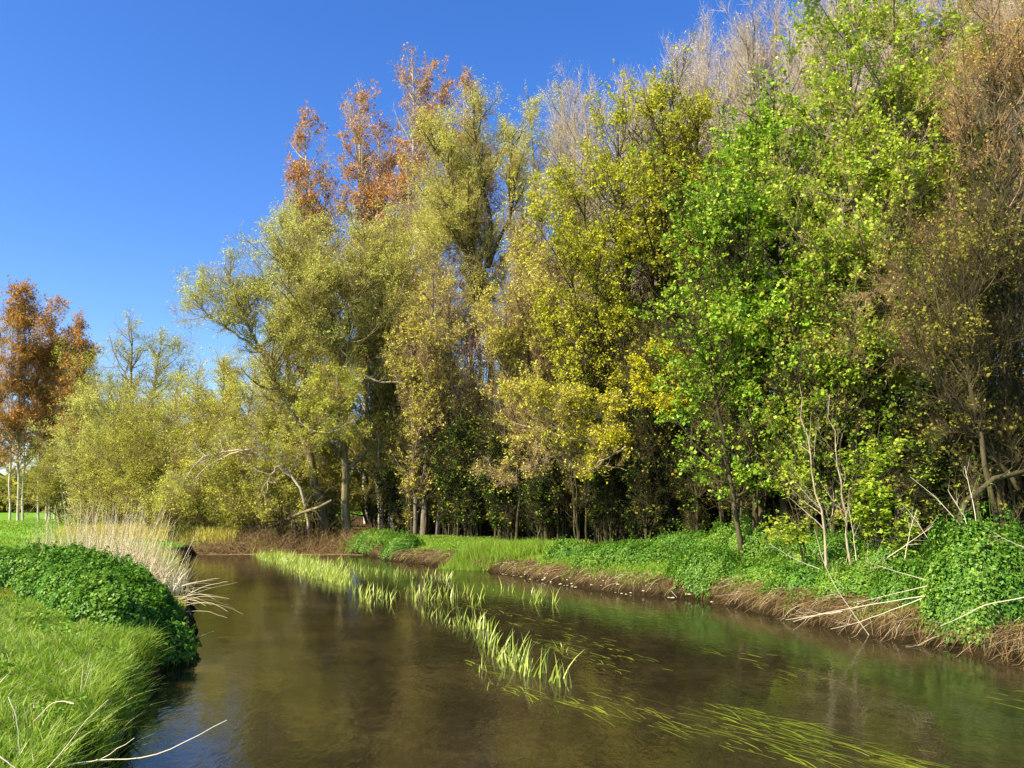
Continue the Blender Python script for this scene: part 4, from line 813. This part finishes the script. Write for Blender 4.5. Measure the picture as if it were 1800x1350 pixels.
# ---------------------------------------------------------------- left bank: grass, dead reeds, dock
def leftok(x, y, sd): return (x < np.interp(y, [0, 8, 15, 30, 45], [0, -3, -4.5, -9, -14])) & (x > -.68 * y - 1)
rng = np.random.default_rng(600)
def left_pts(n, y0, y1, sdmin=.05):
    x = rng.uniform(-11, -2.2, n); y = rng.uniform(y0, y1, n); sd = river_sd(x, y)
    ok = leftok(x, y, sd) & (sd > sdmin)
    ok &= bushfield(x, y)[0] > .85
    x = x[ok]; y = y[ok]; return np.stack([x, y, hgt(x, y)], -1)
P = left_pts(170000, 3.8, 13.5)
tuft = vnoise(P[:, 0], P[:, 1], .33, 3) * .6 + vnoise(P[:, 0], P[:, 1], .14, 5) * .5
fa = 6 * vnoise(P[:, 0], P[:, 1], .45, 21); fm = .45 + .45 * vnoise(P[:, 0], P[:, 1], .3, 22); FL = np.stack([np.cos(fa) * fm, np.sin(fa) * fm], -1)
hh = .15 + .15 * tuft + .10 * np.exp(-((river_sd(P[:, 0], P[:, 1]) - .3) / .5) ** 2)
dk = vnoise(P[:, 0], P[:, 1], .6, 12) + rng.normal(0, .4, len(P)) > .85
b = MB()
for m_, sel in ((0, ~dk), (1, dk)):
    v, f = blades(P[sel], np.clip(hh[sel], .05, .4), .0125, .75, rng, 5, (.12, -.12), .6, FL[sel]); b.add(v, f, m_)
i = rng.choice(len(P), 2600, replace=False); v, f = blades(P[i], hh[i] * 1.15, .008, .9, rng, 5, (.1, -.1), .6, FL[i]); b.add(v, f, 2)
o = b.build('bank_grass', [LM['grass'], LM['grass2'], LM['straw']]); meta(o, 'long lush grass on the near left bank', 'grass', kind='stuff')
Q_ = left_pts(60000, 3.8, 13.5, .0); Q_ = Q_[river_sd(Q_[:, 0], Q_[:, 1]) < .4][:3600]     # long tufts hanging over the edge
b = MB(); kk = vnoise(Q_[:, 0], Q_[:, 1], .25, 40) > .0; v, f = blades(Q_[kk], .34, .013, .7, rng, 6, (.6, -.35), .8); b.add(v, f)
o = b.build('edge_grass', [LM['grass']]); meta(o, 'long grass tufts arching over the edge of the near left bank', 'grass', kind='stuff')
Q_ = left_pts(90000, 3.8, 13.5, .1); kk = (vnoise(Q_[:, 0], Q_[:, 1], .5, 50) + .6 * vnoise(Q_[:, 0], Q_[:, 1], .17, 51)) > .55; Q_ = Q_[kk][:7000]     # broad-leaved weeds in the grass
Q_[:, 2] += rng.uniform(.04, .24, len(Q_)); nn = rng.normal(0, .45, (len(Q_), 3)); nn[:, 2] += 1
b = MB(); v, f = fold_leaves(Q_, .055, .04, nn, rng.normal(0, 1, (len(Q_), 3)), rng); b.add(v, f)
o = b.build('bank_weeds', [LM['nettle2']]); meta(o, 'small broad-leaved weeds growing through the grass of the left bank', 'weeds', kind='stuff')
P = left_pts(160000, 13.5, 34, .2); P = P[rng.uniform(0, 1, len(P)) < 1.0]
q = (vnoise(P[:, 0], P[:, 1], 1.1, 5) + rng.normal(0, .5, len(P)) > .35); b = MB(); v, f = blades(P[~q], .13, .018, .6, rng, 3); b.add(v, f, 0); v, f = blades(P[q], .16, .018, .6, rng, 3); b.add(v, f, 1); o = b.build('field_grass', [LM['grass'], LM['olive']]); meta(o, 'mown-looking grass of the field behind the left bank', 'grass', kind='stuff')
n = 90000; x = rng.uniform(-70, -9, n); y = rng.uniform(30, 78, n); sd = river_sd(x, y); ok = (sd > .4) & (x > -.7 * y) & (x < -.2 * y); x = x[ok]; y = y[ok]
b = MB(); v, f = blades(np.stack([x, y, hgt(x, y)], -1), .15, .05, .6, rng, 3); b.add(v, f); o = b.build('field_grass', [LM['grass']]); meta(o, 'grass of the far field in front of the orange poplars', 'grass', kind='stuff')

N = 26000; Y = rng.uniform(19.5, 32, N); u_ = np.clip(rng.normal(225, 65, N), 70, 345); x = (u_ - 900) / F * Y; sd = river_sd(x, Y); ok = (sd > .1) & (vnoise(x, Y, 1.2, 14) > -.45); P = np.stack([x, Y, hgt(x, Y)], -1)[ok]
q = rng.uniform(0, 1, len(P)); b = MB()
for m_, lo, hi in ((0, 0, .22), (1, .22, .5), (2, .5, 1.01)):
    w = (q >= lo) & (q < hi); v, f = blades(P[w], .48 + .25 * vnoise(P[w][:, 0], P[w][:, 1], 1.5, 3), .016, .45, rng, 4); b.add(v, f, m_)
o = b.build('rough_grass', [LM['straw'], LM['ochre'], LM['grass']]); meta(o, 'rough half-dead grass behind the dead reeds on the left bank', 'grass', kind='stuff')
N = 26000; Y = rng.uniform(42, 50, N); u_ = rng.uniform(90, 420, N); x = (u_ - 900) / F * Y; sd = river_sd(x, Y); ok = sd > .4; P = np.stack([x, Y, hgt(x, Y)], -1)[ok]
b = MB(); v, f = blades(P, .75, .03, .5, rng, 4); b.add(v, f); o = b.build('rough_grass', [LM['ochre']]); meta(o, 'tall rough grass and scrub under the willow bushes across the bend', 'grass', kind='stuff')
# dead reed clump
def reeds():
    rng = np.random.default_rng(610)
    N = 480; u_ = np.clip(rng.normal(205, 50, N), 80, 330); Y = rng.uniform(17, 20.5, N)
    x = (u_ - 900) / F * Y; P = np.stack([x, Y, np.maximum(hgt(x, Y), .1)], -1)
    D = rng.normal(0, .20, (N, 3)); D[:, 0] += (u_ - 190) / 500; D[:, 2] = 1
    L = rng.uniform(.6, 1.9, N) * np.interp(u_, [80, 150, 260, 330], [.75, 1.05, 1.0, .8])
    r = rng.uniform(.0045, .009, N)
    b = MB(); v, f = strands(P, D, L, r, rng, 6, .04, -.01, .35); b.add(v, f)
    c = P[0]; e = empty('dead_reed_clump', G(x.mean(), 18.5), 'tall clump of dead straw-coloured reeds standing behind the dark green heap', 'reeds')
    b.build('stalks', [LM['straw']], e, origin=e.location)
    # broken blades and fluffy side leaves low down
    n2 = 2200; i = rng.integers(0, N, n2); Q = P[i] + rng.normal(0, .12, (n2, 3)) * A([1, 1, 0])
    b = MB(); v, f = blades(Q, .7, .022, .7, rng, 4); b.add(v, f); b.build('dead_leaves', [LM['straw']], e, origin=e.location)
    # stalks bent over towards the water
    N = 50; t = rng.uniform(0, 1, N); u_ = 250 + 75 * t + rng.normal(0, 10, N); Y = 19.5 - 3.2 * t + rng.uniform(-.6, .6, N); x = (u_ - 900) / F * Y
    P = np.stack([x, Y, np.maximum(hgt(x, Y), .25)], -1)
    D = np.stack([np.full(N, 1.), rng.normal(0, .45, N), rng.uniform(.1, .8, N)], -1)
    b = MB(); v, f = strands(P, D, rng.uniform(.4, 1.4, N), rng.uniform(.005, .009, N), rng, 8, .08, -.10); b.add(v, f)
    e2 = b.build('bent_reeds', [LM['straw']], origin=P[0]); meta(e2, 'dead reeds bent over and trailing towards the water', 'reeds')
reeds()
for k, (pp, lb) in enumerate([([(325, 1075), (360, 1073), (400, 1086)], 'short bleached stalk poking over the water low on the left bush'),
                     ([(320, 1030), (350, 1022), (385, 1016)], 'upper of the thin stalks sticking out over the water beside the left bush'),
                     ([(330, 1045), (360, 1030), (400, 1022)], 'lower of the thin stalks sticking out over the water beside the left bush'),
                     ([(335, 1125), (355, 1117), (375, 1110)], 'tiny stalk at the water line under the left bush')]):
    stalk(pix(pp, 14.6 + (2 - k) * .6), .006, lb, grp='stalks poking out of the left bank', ns=0)
for k, (pp, Y, r, lb) in enumerate([([(95, 1350), (180, 1335), (235, 1298)], 6.6, .006, 'bleached stalk lying along the edge of the near left bank'),
                     ([(170, 1336), (240, 1334), (270, 1334), (330, 1302), (398, 1266)], 6.8, .006, 'long straw stalk pointing out over the blue reflection'),
                     ([(30, 1400), (95, 1340), (160, 1255), (190, 1230)], 5.6, .0045, 'dry grass stalk rising across the dock leaves'),
                     ([(15, 1225), (30, 1260), (35, 1330)], 5.8, .0045, 'dry curved stalk above the dock leaves at the left edge'),
                     ([(130, 1237), (95, 1230), (58, 1270)], 6.0, .0045, 'dry stalk crossing above the dock leaves'),
                     ([(0, 1330), (20, 1345), (40, 1365)], 5.3, .005, 'pinkish dry stalk in the bottom left corner')]):
    stalk(pix(pp, Y), r, lb, grp='dry stalks over the near left bank', ns=0)
def dock():
    rng = np.random.default_rng(620)
    for k, (u, v, n, L, lb) in enumerate([(40, 1300, 12, .24, 'broad-leaved dock plant in the bottom left corner'), (90, 1285, 9, .18, 'smaller broad-leaved dock plant right of the corner one'), (258, 1148, 10, .13, 'yellow-green leafy weed hanging at the water edge under the left bush')]):
        p = gnd(u, v, .85 if k < 2 else .35); c = G(p[0], p[1]); c[2] = max(c[2], .3) + (.14 if k < 2 else 0); L = L * 1.3
        b = MB()
        for i in range(n):
            a = rng.uniform(0, 6.28); up_ = rng.uniform(.35, 1.1); l = L * rng.uniform(.7, 1.2); d = nrm(A([math.cos(a), math.sin(a), up_])); w = nrm(np.cross(d, UP)); K = 7
            t = np.linspace(0, 1, K); cen = c + A([math.cos(a), math.sin(a), 0]) * .03 + d * (t * l)[:, None] - UP * (t ** 2 * l * .55)[:, None]
            ww = l * .20 * np.sin(np.clip(t * 1.02 + .03, 0, 1) * math.pi) ** .7 * (1 + .12 * np.sin(t * 25 + i)); nn = np.cross(w, d)
            V = np.stack([cen - w * ww[:, None] + nn * (ww * .3)[:, None], cen, cen + w * ww[:, None] + nn * (ww * .3)[:, None]], 1).reshape(-1, 3)
            j = np.arange(K - 1)[:, None] * 3; Q = np.concatenate([j + A([[0, 1, 4, 3]]), j + A([[1, 2, 5, 4]])]); b.add(V, Q)
        o = b.build('dock_plant', [LM['dock']], origin=c, smooth=True); meta(o, lb, 'plant')
dock()

# ---------------------------------------------------------------- reeds and weed in the river
def reed_clump(cu, cv, ru, rv, n, h, lb, seed, w=.028):
    rng = np.random.default_rng(seed); n = int(n * .72); a = rng.uniform(0, 6.28, n); r = rng.uniform(0, 1, n) ** .5
    P = A([gnd(cu + ru * r[i] * math.cos(a[i]), cv + rv * r[i] * math.sin(a[i]) + (ru * r[i] * math.cos(a[i])) * SL, 0.) for i in range(n)]); P[:, 2] = -.12
    b = MB(); v, f = blades(P, (h * .88 * rng.choice([1.1, .95, .75, .5, .3], n) + .12), w, .42, rng, 5, (.08, 0), .7); b.add(v, f); c = gnd(cu, cv, 0.)
    o = b.build('reed_clump', [LM['reed']], origin=c); meta(o, lb, 'reeds', 'fresh reeds growing in the river')
SL = .28
reed_clump(470, 978, 42, 10, 1500, .42, 'left end of the dense reed bed at the far bend', 701)
reed_clump(545, 1000, 60, 15, 2600, .42, 'widest part of the dense reed bed in the far water', 702)
reed_clump(592, 1015, 26, 14, 700, .40, 'right tip of the dense reed bed in the far water', 703)
SL = .1
reed_clump(655, 1050, 38, 15, 130, .44, 'spiky reeds just below the right tip of the reed bed', 704)
reed_clump(690, 1008, 60, 6, 150, .30, 'row of short reeds nearest the far bank grass', 705)
reed_clump(768, 1015, 30, 5, 70, .30, 'short reeds at the right end of the row near the far bank', 706)
reed_clump(750, 1045, 60, 16, 150, .42, 'middle patch of spiky reeds right of the first spiky ones', 707)
reed_clump(945, 1052, 36, 12, 60, .40, 'scattered reeds standing alone towards the far brown shore', 708)
reed_clump(880, 1035, 30, 8, 30, .32, 'few reeds left of the ones standing alone', 709)
SL = .25
reed_clump(790, 1092, 50, 12, 120, .36, 'compact reed clump in mid river above the largest one', 710)
reed_clump(850, 1105, 15, 12, 40, .42, 'thin upright reeds between the compact clump and the largest one', 711)
SL = .55
reed_clump(893, 1158, 58, 20, 150, .44, 'largest and nearest reed clump in mid river', 712, .03)
reed_clump(978, 1195, 28, 16, 34, .46, 'sparse tall reeds at the near end of the largest clump', 713, .03)
reed_clump(985, 1140, 12, 6, 7, .26, 'tiny tuft of reeds right of the largest clump', 714)

reed_clump(830, 1052, 30, 14, 45, .36, 'loose reeds between the middle patch and the ones standing alone', 715)
reed_clump(620, 1000, 30, 8, 90, .34, 'low reeds bridging the reed bed and the short row', 716)
reed_clump(860, 1190, 22, 10, 14, .22, 'few drowned reed tips at the near left of the largest clump', 717)

def weed():
    rng = np.random.default_rng(720); Ps, Ls, Ds = [], [], []
    flow = nrm(gnd(1400, 1330) - gnd(1050, 1220))
    for (u0, v0, u1, v1, sp, n, L) in [(1020, 1225, 1420, 1320, 30, 380, .7), (1230, 1235, 1430, 1290, 14, 240, .6), (850, 1195, 1080, 1255, 14, 190, .5), (930, 1120, 1060, 1165, 16, 260, .4), (1380, 1290, 1620, 1345, 14, 230, .6), (980, 1110, 1150, 1170, 12, 140, .4), (700, 1040, 960, 1090, 24, 280, .5), (1180, 1125, 1420, 1185, 16, 90, .5),
                                       (1020, 1060, 1200, 1090, 18, 150, .5), (1700, 1210, 1850, 1260, 26, 130, .6), (820, 1060, 980, 1110, 16, 110, .5), (640, 1000, 900, 1030, 20, 120, .5), (780, 1150, 860, 1180, 9, 40, .4)]:
        n = int(n * 1.7); t = rng.uniform(0, 1, n); q = np.round(rng.normal(0, 1.2, n)) * sp * .33 + rng.normal(0, .12, n) * sp
        P = A([gnd(u0 + (u1 - u0) * t[i] - q[i] * .2, v0 + (v1 - v0) * t[i] + q[i], 0) for i in range(n)]); Ps.append(P); Ls.append(L * rng.uniform(.8, 2.4, n)); Ds.append(flow + rng.normal(0, .09, (n, 3)))
    P = np.concatenate(Ps); L = np.concatenate(Ls); D = np.concatenate(Ds); D[:, 2] = 0; D = nrm(D); N = len(P); K = 7
    P[:, 2] = rng.uniform(-.06, .004, N); st = L / (K - 1); d = D.copy(); pts = [P]
    for k in range(K - 1):
        d = nrm(d + rng.normal(0, .10, (N, 3)) * A([1, 1, .0])); pts.append(pts[-1] + d * st[:, None])
    C = np.stack(pts, 1); ph = rng.uniform(0, 6.28, (N, 1)); C[:, :, 2] += .012 * np.sin(np.linspace(0, 5, K)[None] + ph) - .004
    w = nrm(np.cross(d, UP))[:, None, :] * (rng.uniform(.004, .010, N)[:, None] * A([.6, 1, 1, 1, .9, .7, .2]))[:, :, None]
    V = np.stack([C - w, C + w], 2).reshape(-1, 3); i = np.arange(N)[:, None] * K * 2 + np.arange(K - 1)[None] * 2
    Q = np.stack([i, i + 1, i + 3, i + 2], -1).reshape(-1, 4); b = MB(); b.add(V, Q)
    o = b.build('river_weed', [LM['weed']]); meta(o, 'yellow-green ribbon weed streaming in the current', 'water weed', kind='stuff')
weed()
# pebbles at the foot of the brown shore
P, rng = scatter(60000, 730, lambda x, y, sd: rightside(x, y) & (sd > -.1) & (sd < .25), (-3, 5, 16, 30)); P = P[:60]
def rocks(P, rng):
    ico = bpy.data.meshes.new('t'); import bmesh; bm = bmesh.new(); bmesh.ops.create_cube(bm, size=1.0); bmesh.ops.subdivide_edges(bm, edges=bm.edges, cuts=2, use_grid_fill=True)
    V0 = A([v.co[:] for v in bm.verts]); V0 = nrm(V0) * .5; Q0 = A([[v.index for v in f.verts] for f in bm.faces if len(f.verts) == 4]); bm.free(); bpy.data.meshes.remove(ico)
    b = MB()
    for p in P:
        s = rng.uniform(.03, .09) * A([rng.uniform(.8, 1.5), rng.uniform(.8, 1.4), rng.uniform(.4, .7)]); b.add(V0 * (1 + rng.normal(0, .06, V0.shape)) * s + A([p[0], p[1], max(p[2], -.01)]), Q0)
    o = b.build('shore_stones', [BM['bough']], smooth=True); meta(o, 'small pale stones scattered along the foot of the brown shore', 'stones', kind='stuff')
rocks(P, rng)
